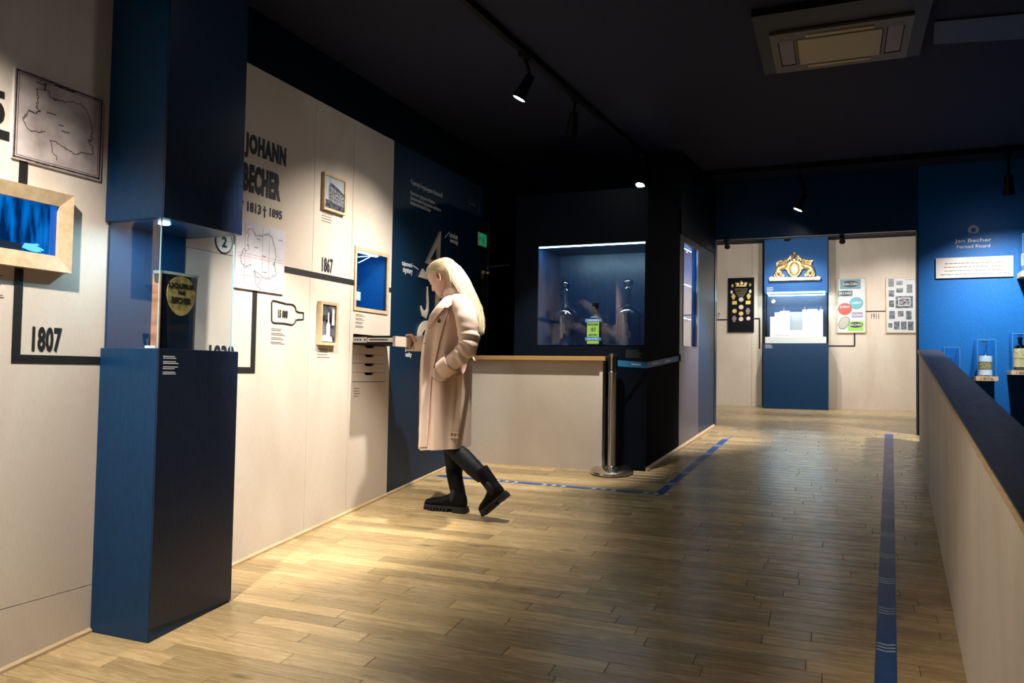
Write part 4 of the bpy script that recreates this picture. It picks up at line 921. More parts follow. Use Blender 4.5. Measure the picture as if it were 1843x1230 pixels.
# dark medal board
def board(name, label, px0, px1, py0, py1, m, rim, cat='picture', th=.03, fw=.012, Y=YF-.018, grp=None):
    p0 = onY(px0, py1, Y); p1 = onY(px1, py0, Y); t = thing(name, p0, label, cat, grp); 
    MB().box(p0.x+fw, p1.x-fw, Y-th+.006, Y, p0.z+fw, p1.z-fw).build('board', m, t)
    mb = MB().box(p0.x, p1.x, Y-th, Y, p0.z, p0.z+fw).box(p0.x, p1.x, Y-th, Y, p1.z-fw, p1.z).box(p0.x, p0.x+fw, Y-th, Y, p0.z+fw, p1.z-fw).box(p1.x-fw, p1.x, Y-th, Y, p0.z+fw, p1.z-fw)
    mb.build('frame', rim, t); return t, p0, p1, Y-th+.006
t, p0, p1, yy = board('medal_board', 'black framed board of gold and silver medals, left of the blue showcase', 1310, 1357.5, 500, 598.5, mat('black_velvet', (.003, .004, .008), .6, spec=.1), M['navy_dark'])
W_ = p1.x-p0.x; H_ = p1.z-p0.z
bq = lambda a, b: Vector((p0.x+W_*a, yy, p0.z+H_*b))
mb = MB(); mb.prism([bq(.30, .84), bq(.72, .84), bq(.70, .86), bq(.32, .86)], (0, -.004, 0))
for a, b, r_ in ((.36, .89, .028), (.51, .90, .032), (.66, .89, .028), (.51, .935, .012), (.31, .90, .016), (.71, .90, .016)): mb.ell(bq(a, b), X_*r_*.9, Z_*r_, Y_*.006, 10, 6)
mb.build('crest', M['gold'], t)
tm = MB()
for i, (s_, w_) in enumerate((('GRAND PRIX', .50), ('DE LA LIQUEUR', .46), ('KARLSBADER', .40), ('BECHER', .32), ('BITTER', .22))): text(tm, s_, bq(.51-w_/2, .785-.033*i), X_, Z_, -Y_, w_*W_, .017, .001)
tm.build('gold_print', mat('gold_print', (.5, .42, .2), .5), t)
M['silver'] = mat('pale_medal', (.6, .5, .42), .4, .3); M['bronze'] = mat('bronze_medal', (.22, .16, .14), .4, .5); M['brass'] = mat('brass_medal', (.62, .45, .12), .4, .4)
for a, b, r_, m_, k in ((.51, .60, .036, 'silver', 0), (.51, .46, .036, 'silver', 0), (.51, .34, .034, 'brass', 0), (.51, .24, .034, 'silver', 0), (.22, .66, .03, 'brass', 1), (.80, .66, .03, 'brass', 1), (.26, .39, .034, 'brass', 0), (.25, .25, .034, 'bronze', 1),
                        (.77, .39, .034, 'bronze', 1), (.79, .25, .030, 'silver', 0), (.18, .86, .018, 'brass', 1), (.85, .87, .018, 'lab_green', 1), (.15, .745, .02, 'alu', 1), (.86, .745, .02, 'alu', 1)):
    mb = MB(); cc = bq(a, b); mb.lathe([(0, 0), (r_*.9, 0), (r_, .004), (r_*.85, .007), (0, .006)], cc, 16, -Y_)
    if k: mb.prism([cc+X_*-r_*.5+Z_*-r_*1.5, cc+X_*r_*.5+Z_*-r_*1.5, cc+X_*r_*.8, cc-X_*r_*.8], (0, -.004, 0)); mb.prism([cc+X_*-r_*.4+Z_*r_*.8, cc+X_*r_*.4+Z_*r_*.8, cc+X_*r_*.5+Z_*r_*1.3, cc-X_*r_*.5+Z_*r_*1.3], (0, -.004, 0))
    mb.build('medal', M[m_], t)
for a in (.26, .78):
    mb = MB().box(bq(a-.09, .5).x, bq(a+.09, .5).x, yy-.006, yy, bq(0, .51).z, bq(0, .575).z); mb.build('plaque', M['brass'], t)
# board of labels
whiteb = mat('white_poster', (.58, .60, .63), .6, spec=.2)
t, p0, p1, yy = board('label_poster', 'framed white poster of drink labels with a red and a turquoise disc', 1505.5, 1558, 500, 600, whiteb, M['framewood'])
W_ = p1.x-p0.x; H_ = p1.z-p0.z
def lr(px, py): return Vector((onY(px, py, yy).x, yy, onY(px, py, yy).z))
def rect(px0, px1, py0, py1, m, name='printed_label', d=.002, par=None, lift=0):
    a, b = lr(px0, py1), lr(px1, py0); return MB().box(a.x, b.x, yy-d-lift, yy-lift, a.z, b.z).build(name, m, par or t)
def oval(px, py, rx, ry, m, name='printed_label', lift=.002, par=None, rot=0):
    c_ = lr(px, py)-Y_*lift; R2 = X_*math.cos(rot)+Z_*math.sin(rot); U2 = Z_*math.cos(rot)-X_*math.sin(rot)
    return MB().prism(ell_pts(c_, R2, U2, rx, ry, 24), (0, -.001, 0)).build(name, m, par or t)
ppm = (lr(1600, 550).x-lr(1500, 550).x)/100
teal = mat('teal_print', (.12, .26, .30), .5); dk = mat('dark_label_print', (.02, .03, .035), .5); greyl = mat('grey_label_print', (.18, .22, .24), .5); lime = mat('lime_print', (.25, .55, .06), .5)
redp = mat('red_print', (.42, .035, .03), .5); turq = mat('turquoise_print', (.06, .27, .30), .5); lil = mat('lilac_print', (.25, .24, .33), .5); crm = mat('cream_print', (.40, .38, .33), .5)
def ptxt(s_, px, py, w_, h_, m, par, lift=.0035):
    tm = MB(); text(tm, s_, lr(px, py)-Y_*lift, X_, Z_, -Y_, w_*ppm, h_*ppm, .0006); return tm.build('label_print', m, par)
l = rect(1512, 1549, 502.5, 521, teal); oval(1530.5, 511.5, 15*ppm, 6.5*ppm, dk, 'oval', par=l); ptxt('Baden Cobler', 1517, 514, 28, 5.5, M['white'], l)
l = rect(1508, 1534.5, 523, 534.5, greyl); oval(1521.5, 528.5, 12.5*ppm, 5.3*ppm, dk, 'oval', par=l); ptxt('BECHER', 1510, 530.5, 23, 4.5, M['white'], l)
l = oval(1541.2, 546, 12.4*ppm, 12*ppm, turq, lift=0.001); oval(1541.2, 546, 11*ppm, 10.6*ppm, mat('pale_turquoise', (.10, .34, .37), .5), 'disc', par=l); ptxt('CABINET', 1532, 547.5, 18.5, 4.5, M['white'], l)
l = oval(1520.5, 556.5, 12.4*ppm, 12*ppm, redp, lift=0.003); oval(1520.5, 556.5, 11*ppm, 10.6*ppm, mat('lighter_red', (.50, .07, .055), .5), 'disc', lift=.004, par=l); ptxt('JOBEKA', 1511.5, 555.5, 18, 5, M['white'], l, .006)
l = rect(1533, 1553, 562, 572, lil); ptxt('Karlsbad', 1535, 569, 16, 4, M['white'], l)
l = oval(1519, 581.5, 9*ppm, 13.5*ppm, dk, rot=-.5); oval(1519, 581.5, 8.2*ppm, 12.6*ppm, crm, 'oval', lift=.003, par=l, rot=-.5)
l = rect(1526, 1554, 578, 595.5, lime); oval(1540.5, 585, 12.8*ppm, 5.6*ppm, dk, 'oval', par=l); ptxt('BECHER', 1529, 587, 23, 4.5, M['white'], l)
# board of small photographs
t, p0, p1, yy = board('photo_poster', 'framed white poster of small grey photographs, next to the edge of the opening', 1594, 1648, 498.5, 600, whiteb, M['framewood'])
for i, (a, b, c_, d_) in enumerate(((1598.5, 1609, 502, 516.5), (1613, 1625, 505, 513.5), (1613, 1625, 519, 527), (1632, 1642, 512, 527.5), (1599.5, 1609, 522.5, 534.5), (1600, 1609, 541, 553), (1612, 1643, 533, 555), (1600.5, 1610.5, 560, 574.5), (1616, 1626, 560, 570), (1630.5, 1640.5, 560, 575.5),
                                    (1599, 1606, 582, 590), (1609, 1619, 579, 593.5), (1621.5, 1631.5, 579, 593.5), (1634, 1644, 579, 595))):
    rect(a, b, c_, d_, photo_mat('photo_print', i*2, (.06, .07, .09), (.22, .24, .28), 12), 'small_photo')
rect(1616.5, 1638.5, 536, 551, whiteb, 'photo_mount', .0025); rect(1618, 1637, 537.5, 549.5, photo_mat('photo_print', 31, (.02, .02, .03), (.4, .4, .45), 12), 'small_photo', .003)
tm = MB(); text(tm, 'Karlsbad', lr(1629, 504.5)-Y_*.0005, X_, Z_, -Y_, 15*ppm, 2.6*ppm, .0006); tm.build('title_print', M['print'], t)
# far timeline stripes and dates
def fstripe(px0, px1, py0, py1, label):
    a, b = onY(px0, py1, YF-.018), onY(px1, py0, YF-.018); return tag(MB().box(a.x, b.x, YF-.0205, YF-.018, a.z, b.z).build('timeline_stripe', M['print']), label, 'stripe', 'black timeline stripes')
fstripe(1270, 1310, 574.5, 577.5, 'black stripe under the 1907 date on the far wall')
fstripe(1357.5, 1368, 572.5, 575.5, 'short black stripe right of the medal board'); fstripe(1365.5, 1368.5, 575.5, 628, 'upright black stripe between medal board and blue showcase')
fstripe(1491, 1539, 622, 624.5, 'level black stripe right of the blue pedestal'); fstripe(1536.5, 1539.5, 600, 622.5, 'upright black stripe below the label poster')
fstripe(1558, 1594, 559.5, 562, 'black stripe above the 1911 date, between the two posters'); fstripe(1648, 1660, 559, 562, 'tiny black stripe at the edge of the opening')
pf = lambda px, py: onY(px, py, YF-.018); kf = (pf(1600, 550).x-pf(1500, 550).x)/100
lettering('lettering', 'thin black 1911 under the stripe between the two posters', [('1911', pf(1568, 574.5), 14*kf, 10.5*kf)], M['print'], (X_, Z_, -Y_), off=.0)
lettering('lettering', 'thin black 1907 partly hidden by the dark block on the far wall', [('1907', pf(1279, 573), 19*kf, 10.5*kf)], M['print'], (X_, Z_, -Y_), off=.0)

# ================================================================ blue wall
yb = 8.348; fb_ = lambda px, py: onY(px, py, yb); kb = (fb_(1800, 500).x-fb_(1700, 500).x)/100
lettering('lettering', 'white company name, first line, on the blue wall', [('Jan Becher', fb_(1718.5, 439), 66*kb, 9.2*kb)], M['white'], (X_, Z_, -Y_), off=.0)
lettering('lettering', 'smaller white second line of the company name on the blue wall', [('Pernod Ricard', fb_(1722, 447.5), 60*kb, 6.6*kb)], M['softwhite'], (X_, Z_, -Y_), off=.0)
mb = MB(); cc = fb_(1752, 414)
for i in range(15):
    a = PI*(-.22)+i*(PI*1.44)/14; d = X_*math.cos(a)+Z_*math.sin(a); e = X_*-math.sin(a)+Z_*math.cos(a); r0, r1 = 4.6*kb, 10*kb
    mb.prism([cc+d*r0-e*.45*kb, cc+d*r1-e*.95*kb, cc+d*r1+e*.95*kb, cc+d*r0+e*.45*kb], (0, -.002, 0))
for i in range(6):
    a0, a1 = PI*(1.28+.44*i/6), PI*(1.28+.44*(i+1)/6); o_ = cc-Z_*9*kb
    f_ = lambda a, r_: o_+X_*math.cos(PI-(a-PI*1.5)*1.9-PI/2)*r_*-1+Z_*(math.cos((a-PI*1.5)*1.9)*r_)
    mb.prism([f_(a0, 4.6*kb), f_(a1, 4.6*kb), f_(a1, 3.4*kb), f_(a0, 3.4*kb)], (0, -.002, 0))
tag(mb.build('sunburst_emblem', M['softwhite']), 'white sunburst emblem above the company name on the blue wall', 'emblem')
pq = thing('text_plaque', fb_(1754, 502), 'cream rectangular plaque with four lines of text on the blue wall', 'plaque')
a, b = fb_(1684, 502), fb_(1823, 460.5); MB().box(a.x, b.x, yb-.016, yb, a.z, b.z).build('plate', mat('cream_plate', (.52, .46, .44), .5), pq, bevel=.002)
for i, (q0, q1) in enumerate(((1700, 1805), (1698, 1808), (1700, 1806), (1692, 1816))):
    cp = MB(); s_ = fb_(q0, 472+6.6*i); s_.y = yb-.016; caption(cp, s_, X_, Z_, -Y_, (q1-q0)*kb, 1, .022, 20+i, blk=9)
    cp.build('text_line', M['greytext'], pq)['kind'] = 'stuff'
DS = .20
def shelf(px0, px1, ptop, pbase, pbot, label, lbl2, blabel, date, **bk):
    a, b = onY(px0, pbase, 8.15), onY(px1, pbot, 8.15)
    t = thing('display_shelf', ((a.x+b.x)/2, 8.25, b.z), label, 'shelf', 'small lit display shelves on the blue wall')
    MB().box(a.x, b.x, 8.15, yb, b.z, a.z).build('shelf_board', M['framewood'], t, bevel=.001)
    tm = MB(); text(tm, date, Vector(((a.x+b.x)/2-.05, 8.15, (a.z+b.z)/2-.012)), X_, Z_, -Y_, .10, .024, .0008); tm.build('date_print', M['greytext'], t)
    zt = onY((px0+px1)/2, ptop, 8.15).z; x0, x1 = a.x+.015, b.x-.015
    MB().box(x0, x1, 8.165, 8.169, a.z, zt).box(x0, x0+.004, 8.169, yb, a.z, zt).box(x1-.004, x1, 8.169, yb, a.z, zt).box(x0, x1, 8.165, yb, zt, zt+.004).build('glass_cover', pane_mat('acrylic_cover', (.93, .97, 1), 1.35, .9), t)
    MB().box(x0, x1, 8.163, 8.166, zt, zt+.005).box(x0-.001, x0+.003, 8.163, 8.166, a.z, zt).box(x1-.003, x1+.001, 8.163, 8.166, a.z, zt).build('cover_edge', mat('pale_acrylic_edge', (.08, .22, .42), .3), t)
    bottle('liqueur_bottle', ((a.x+b.x)/2, 8.25, a.z+.001), bk['H'], bk['r'], blabel, 'bottle', bk.get('glass', 'bottleglass'), 0, bk.get('labels', ()), bk.get('stopper'), neck=bk.get('neck', .3), cap=bk.get('cap'), neckr=bk.get('neckr', .32), group='bottles on the blue wall shelves')
    return t
shelf(1756.5, 1797, 612, 677.5, 686.5, 'wooden shelf with clear cover and a blue and gold labelled bottle, marked 1876', 0, 'clear bottle with blue, white and gold labels on the middle blue wall shelf', '1876', H=.30, r=.055, labels=((.04, .20, 'lab_white', None), (.22, .42, 'lab_gold', None), (.44, .62, 'lab_white', None)), stopper=.03)
shelf(1820, 1862, 601, 667, 675.5, 'wooden shelf with clear cover and a dark bottle, cut off by the right edge', 0, 'dark bottle with cream label at the right edge of the picture', '1889', H=.30, r=.055, glass='bottlegreen', labels=((.1, .35, 'lab_cream', None), (.36, .66, 'lab_cream', None)), stopper=.04, neck=.22)
shelf(1697, 1732, 626, 706, 714, 'shelf with clear cover partly hidden behind the dark capping of the knee wall', 0, 'small pale bottle in the half hidden cover behind the knee wall', '1866', H=.32, r=.028, labels=((.3, .55, 'lab_white', None),))
shelf(1838.5, 1880, 420, 488, 497, 'upper wooden shelf just entering the picture at the right edge', 0, 'dark bottle on the upper shelf at the right edge', '1900', H=.28, r=.07, glass='bottlegreen', labels=((.2, .6, 'lab_cream', None),))

# ================================================================ ceiling: tracks, spotlights, air conditioner
TA = Vector((-1.872-.0, 3.693, 0)); TB = Vector((-1.565, 8.23, 0)); TEND = 7.12; TD = (TB-TA).normalized(); TN = Vector((TD.y, -TD.x, 0)); ZTK = CEIL-.04
mb = MB(); mb.obox(TA-TD*6.0-TN*.02+Z_*ZTK, TN, TD, Z_, .04, (TEND-TA.y)/TD.y+6.0, .04)
tag(mb.build('lighting_track', M['black']), 'long black lighting track across the dark ceiling, running from above the camera to the opening', 'track')
mb = MB().box(-1.25, 3.9, 7.86, 7.90, CEIL-.05, CEIL-.001); tag(mb.build('lighting_track', M['black']), 'black lighting track parallel to the opening wall', 'track')
mb = MB().box(-1.9, 1.3, 8.42, 8.46, OT-.004, OT+.03)
tag(mb.build('lighting_track', M['black']), 'black lighting track at the top of the far opening', 'track')
def spot(mount, lens, aim, label, on=True, power=0, size=60, blend=.5, col=(1, .90, .76), rad=.05, group='ceiling track spotlights', lr=.042, soft=.03, hl=1):
    mount = Vector(mount); lens = Vector(lens); t = thing('track_spotlight', mount, label, 'spotlight', group)
    d = (Vector(aim)-lens).normalized()
    MB().box(mount.x-.02, mount.x+.02, mount.y-.05, mount.y+.05, mount.z-.03, mount.z).build('adapter', M['blackgloss'], t)
    back = lens-d*.15*hl; mb = MB().tube([mount-Z_*.02, mount.lerp(back, .6)+Z_*.01, back+Z_*.01], .012, 8); mb.build('stem', M['blackgloss'], t)
    k = lr/.042; mb = MB().lathe([(0, -.16*hl), (.030*k, -.16*hl), (.034*k, -.10*hl), (.036*k, -.07*hl), (lr, -.03*hl), (lr+.004, 0), (lr, .001), (lr-.004, -.006), (0, -.006)], lens, 20, d); sm_angle(mb.build('housing', M['black'], t), 35)
    mb = MB().lathe([(0, -.005), (lr-.004, -.005), (lr-.004, -.001), (0, -.001)], lens, 18, d); mb.build('lens', M['lens'] if on else M['lens_off'], t)
    if on and power:
        l = bpy.data.lights.new('spot_beam', 'SPOT'); l.energy = power; l.spot_size = math.radians(size); l.spot_blend = blend; l.color = col; l.shadow_soft_size = soft
        o = bpy.data.objects.new('spot_beam', l); C.objects.link(o); o.parent = t; base = lens+d*.01-mount
        q = (-d).to_track_quat('Z', 'Y'); o.location = base; o.rotation_euler = q.to_euler()
    return t
def trk(s): return TA+TD*((s-TA.y)/TD.y)+Z_*ZTK
WARM = (1, .93, .82)
def lensat(px, py, y): return onY(px, py, y)
m1 = trk(4.48); spot(m1, lensat(934, 178, 4.46), LAIM[0], 'black spotlight nearest the camera on the ceiling track, lit', True, P_SPOT_HER, 94, .95, WARM)
m2 = trk(5.35); spot(m2, lensat(1029, 243, 5.30), (-2.25, 6.1, .95), 'black spotlight second on the ceiling track, turned away towards the counter', True, P_SPOT_COUNTER, 50, .6, WARM)
m3 = trk(6.99); spot(m3, lensat(1152, 334, 6.98), LAIM[1], 'black lit spotlight third on the ceiling track, above the dark block', True, P_SPOT_COUNTER*.3, 60, .6, WARM)
m4 = Vector((-1.38, 7.88, CEIL-.04)); spot(m4, lensat(1236, 375, 7.75), LAIM[2], 'glaring spotlight at the corner of the dark block, facing the room', True, P_SPOT_SIDE, 70, .7, (.85, .93, 1))
spot((onY(1438, 352, 7.88).x, 7.88, CEIL-.05), lensat(1436, 378, 7.8), (-1.25, 7.75, 1.1), 'dim spotlight on the cross track above the opening', True, P_GREY_PANEL, 46, .8, (1, .95, .92))
spot((onY(1816, 335, 7.88).x, 7.88, CEIL-.05), lensat(1816, 350, 7.55), (1.5, 8.35, .9), 'small spotlight on the cross track at the right edge', True, P_BLUE*.95, 118, 1, (1, .97, .92))
# spotlights nearer than the picture frame shows, on the same track, lighting the near wall
for s_, aim_, p_, sz_ in NEARS:
    mm_ = trk(s_); spot(mm_, mm_+Vector((-.05, 0, -.24)), aim_, 'black track spotlight nearer than the picture shows, %s' % ('aimed at the sepia map wall' if s_ < 2 else 'aimed at the wall beside the column'), True, p_, sz_, .6, WARM)
# far room spots
for px, lab in ((1307, 'small black spotlight at the left top of the far opening'), (1515, 'small black spotlight at the right top of the far opening')):
    a = onY(px, 433, 8.44); spot((a.x, 8.44, OT-.004), (a.x+.005, 8.50, OT-.052), (a.x-.1, 12.1, 1.5), lab, True, P_FAR, 100, .6, (1, .93, .82), lr=.026, hl=.5)
for xx in (-.6, .9): spot((xx, 10.6, 3.39), (xx, 10.65, 3.2), (xx*.8, 12.1, 1.6), 'ceiling spotlight hidden inside the far room aimed at its %s end wall' % ('left' if xx < 0 else 'right'), True, P_FAR, 95, .7, (1, .95, .88))
spot((-.15, 9.9, 3.39), (-.15, 9.9, 3.2), (-.2, 8.9, .8), 'ceiling spotlight hidden inside the far room aimed down', True, P_FAR*1.0, 80, .8, (1, .92, .78))
# blue wall spot, knee wall spot
spot((-1.9, 1.2, CEIL-.01), (-1.9, 1.2, CEIL-.16), (.4, 2.6, .95), 'ceiling spotlight lighting the near end of the knee wall', True, P_KNEE*.9, 33, .9, (1, .88, .68))
spot((.2, -1.2, CEIL-.01), (.2, -1.25, CEIL-.16), (-.6, -3.0, 1.4), 'added unseen lamp lighting the wall behind the camera for glass reflections', True, P_BACK, 90, .9, (1, .95, .9))  # added lamp, brightens the rear wall so the vitrine glass reflects it
# emitted light of the case strips and column downlight
def area(name, par, loc, sx, sy, e, col=(.55, .88, 1), aim=(0, 0, -1)):
    l = bpy.data.lights.new(name, 'AREA'); l.shape = 'RECTANGLE'; l.size = sx; l.size_y = sy; l.energy = e; l.color = col
    o = bpy.data.objects.new(name, l); C.objects.link(o); o.parent = par; o.location = Vector(loc)-origin(par); o.rotation_euler = (-Vector(aim)).to_track_quat('Z', 'Y').to_euler(); return o
area('strip_light', sh, ((dx0+dx1)/2, 6.19, dz1-.02), dx1-dx0-.05, .01, P_LED*.8, aim=(0, .5, -1))
area('strip_light', ni, (-3.045, 4.6, z1-.02), .01, .3, P_LED*.35, aim=(-.4, 0, -1))
area('strip_light', s2, O+RS*ww/2+Z_*(wh-.03)-NS*.07, .1, .1, P_LED*.8, aim=(-NS.x*.6, 0, -1))
area('strip_light', cl, ((x0+x1)/2-0, 11.8, zg-.04), .8, .05, P_LED*3.2, (.8, .95, 1), aim=(0, .15, -1)) if False else None
xa, xb_ = onY(1373.5, 620, 11.7).x, onY(1491, 620, 11.7).x
area('strip_light', cl, ((xa+xb_)/2, 11.75, zg-.03), xb_-xa-.2, .03, P_LED*1.1, (.8, .95, 1), aim=(0, .35, -1))
area('downlight_beam', vit, (sp.x, sp.y, ZU-.012), .02, .02, P_LED*.9, (.45, .8, 1))

# air conditioner cassette
cz_ = CEIL-.06; q = [onZ(px, py, cz_) for px, py in ((1434, 69), (1590, 53), (1584, 102), (1437, 112))]
cx0, cx1 = (q[0].x+q[3].x)/2, (q[1].x+q[2].x)/2; cy0, cy1 = (q[0].y+q[1].y)/2, (q[2].y+q[3].y)/2
ac = thing('air_conditioner', ((cx0+cx1)/2, (cy0+cy1)/2, cz_), 'square cassette air conditioner with a pale central grille in the dark ceiling', 'air conditioner')
ox0, ox1 = onZ(1389, 90, cz_).x, onZ(1640, 60, cz_).x; hw = (cx1-cx0)/2; mw2 = (ox1-ox0)/2; acx = (ox0+ox1)/2; oy1 = onZ(1500, 120, cz_).y; acy = (cy0+cy1)/2+.0; oy0 = acy-(oy1-acy)
M['acbeige'] = mat('yellowed_plastic', (.34, .27, .14), .5); M['acdark'] = mat('dim_plastic', (.055, .045, .03), .5)
mb = MB(); holed(mb, (ox0, oy0, cz_), X_, Y_, -Z_, ox1-ox0, oy1-oy0, [(cx0-ox0, cx1-ox0, cy0-oy0, cy1-oy0), (.04, .04+.09, (cy0-oy0), (cy1-oy0)), (ox1-ox0-.13, ox1-ox0-.04, cy0-oy0, cy1-oy0)], .05)
mb.build('casing', M['acdark'], ac)
mb = MB().box(cx0+.004, cx1-.004, cy0+.004, cy1-.004, cz_-.006, cz_+.01); mb.build('intake_grille', M['acbeige'], ac, bevel=.003)
for a, b in ((ox0+.045, ox0+.125), (ox1-.125, ox1-.045)): MB().box(a, b, cy0+.01, cy1-.01, cz_+.004, cz_+.014).build('air_flap', M['acdark'] if False else mat('lilac_grey_plastic', (.13, .11, .13), .5), ac)
L_ = cx1-cx0
for yy_, t_ in ((cy0-.055, 0), (cy1+.02, 0)):
    MB().box(cx0+.05, cx1-.05, yy_, yy_+.035, cz_-.005, cz_+.012).build('air_flap', M['acbeige'], ac, bevel=.002)
mb = MB(); bx0, bx1, by0, by1 = ox0-.075, ox1+.075, oy0-.25, oy1+.03
holed(mb, (bx0, by0, CEIL), X_, Y_, -Z_, bx1-bx0, by1-by0, [(ox0-bx0, ox1-bx0, oy0-by0, oy1-by0)], .045)
o = MB(); 
for i in range(0, len(mb.v)): mb.v[i].z = mb.v[i].z-.045
mb.build('surround', M['black'], ac)
pc = [onZ(px, py, CEIL-.01) for px, py in ((1682, 40), (1843, 25), (1843, 70), (1680, 80))]
tag(MB().prism(pc, (0, 0, .009)).build('ceiling_hatch', mat('dim_blue_hatch', (.02, .025, .045), .6)), 'faint rectangular hatch in the ceiling right of the air conditioner', 'hatch')

# ================================================================ THE VISITOR
YC = 4.62
def P(px, py, dy=0): return onY(px, py, YC+dy)
pe = thing('person', (-2.4, YC, fz(YC)), 'woman with long blonde hair in a long beige coat and black boots, opening a drawer', 'person')
M['skin'] = noise_mix(mat('skin', (.62, .36, .27), .45), (.62, .37, .29), (.70, .45, .36), (1, 1, 1), 30)
M['skin'].node_tree.nodes['Principled BSDF'].inputs['Subsurface Weight'].default_value = .08
M['coat'] = noise_mix(mat('beige_wool', (.55, .38, .28), .75, spec=.25), (.66, .49, .395), (.73, .56, .46), (1, 1, 1), 260, 3, bump=.05)
M['hair'] = noise_mix(mat('blonde_hair', (.62, .48, .26), .36, spec=.6), (.40, .29, .14), (.62, .52, .35), (30, 60, 3), 4, 4)
M['strand'] = mat('blonde_strands', (.6, .5, .3), .32, spec=.6)
_n = M['strand'].node_tree; _a = _n.nodes.new('ShaderNodeAttribute'); _a.attribute_name = 'tone'; _c = _n.nodes.new('ShaderNodeValToRGB')
_c.color_ramp.elements[0].color = (.20, .12, .045, 1); _c.color_ramp.elements[1].color = (.86, .78, .62, 1); _e = _c.color_ramp.elements.new(.45); _e.color = (.60, .47, .27, 1)
_n.links.new(_a.outputs['Fac'], _c.inputs[0]); _n.links.new(_c.outputs[0], _n.nodes['Principled BSDF'].inputs['Base Color'])
M['trousers'] = noise_mix(mat('black_denim', (.01, .012, .018), .6, spec=.2), (.003, .004, .007), (.008, .010, .015), (1, 1, 1), 60)
M['suede'] = noise_mix(mat('black_suede', (.008, .008, .009), .7, spec=.12), (.0025, .0025, .003), (.006, .006, .007), (1, 1, 1), 40)
M['gusset'] = mat('grey_elastic', (.018, .022, .030), .7, spec=.2); M['sole'] = mat('rubber_sole', (.012, .013, .016), .55, spec=.3)
# --- coat rings: py, front px, back px, half depth
RG = [(531, 806, 838, .075), (538, 798, 848, .11), (547, 790, 855, .150), (558, 781, 860, .182), (570, 773, 862, .190), (582, 769.5, 863, .190), (595, 766, 862, .186), (610, 762.5, 859, .180),
      (628, 759, 855, .176), (650, 757, 852.5, .180), (675, 755.5, 852, .190), (705, 755, 851.5, .200), (740, 754.5, 850.5, .203), (775, 754, 849.5, .205), (806, 753, 848.5, .200)]
_T = []
for r in RG:
    A_ = (r[2]-r[1])/2/276; d_ = A_-math.sqrt(max((A_*.62)**2, A_*A_-1.15*(r[3]*.52)**2)); _T.append((r[0], r[1]+d_*276*.95, r[2]-d_*276*.95, r[3]))
RG = _T
def rg(py, k):
    return interp([(r[0], r[k]) for r in RG], py)
def coat_pt(a, py, off=0):
    L, R_ = rg(py, 1), rg(py, 2); pl, pr = P(L, py), P(R_, py); cx = (pl.x+pr.x)/2; ax = (pr.x-pl.x)/2; b = rg(py, 3)
    t = max(0, min(1, (py-640)/160)); e = 2.3
    ca, sa = math.cos(a), math.sin(a); k = (abs(ca)**e+abs(sa)**e)**(-1/e)
    f = t*(.015*math.sin(5*a+py*.012)+.010*math.sin(9*a+1.3))*abs(sa)
    u = (py-556)/250
    if u > 0:      # long soft folds on the side towards the camera
        for a0, w0, am in ((-2.05+.10*u, .10, .016), (-1.72+.05*u, .09, -.013), (-1.2+.15*u, .12, .012), (-.85, .1, -.010)): f += 1.5*am*min(1, u*2.6)*math.exp(-((a-a0+PI) % (2*PI)-PI)**2/(2*w0*w0))
    z = pl.z+(pr.z-pl.z)*(ca*.5+.5)
    return Vector((cx+(ax+off+f*.4)*k*ca, YC+(b+off+f)*k*sa, z))
pys = [531, 534.5, 538, 542, 547, 552, 558, 564, 570, 576, 582, 588, 595, 602, 610, 619, 628, 639, 650, 662, 675, 690, 705, 722, 740, 757, 775, 790, 800, 806]
NR = 96
def cring(py, off=0): return [coat_pt(-PI+2*PI*j/NR, py, off) for j in range(NR)]
mb = MB(); mb.rings([cring(p) for p in pys]+[cring(806, -.012), cring(770, -.02)], True, False)
coat = sm_angle(mb.build('coat', M['coat'], pe), 60)
def surf(px, py, off=.0):
    """the point of the coat seen at a pixel, on the side facing the camera, and its normal"""
    y = YC-.12; e = 2.3
    for it in range(10):
        w_ = onY(px, py, y); row = proj((w_.x, YC, w_.z))[1]; L, R_ = rg(row, 1), rg(row, 2)
        cx = (P(L, row).x+P(R_, row).x)/2; ax_ = (P(R_, row).x-P(L, row).x)/2+off; t = max(-.999, min(.999, (w_.x-cx)/ax_))
        an = math.atan2(-(max(0, 1-abs(t)**e))**(1/e), t); p = coat_pt(an, row, off); y = .4*y+.6*p.y
    q = coat_pt(an, row, off+.01); return p, (q-p).normalized()
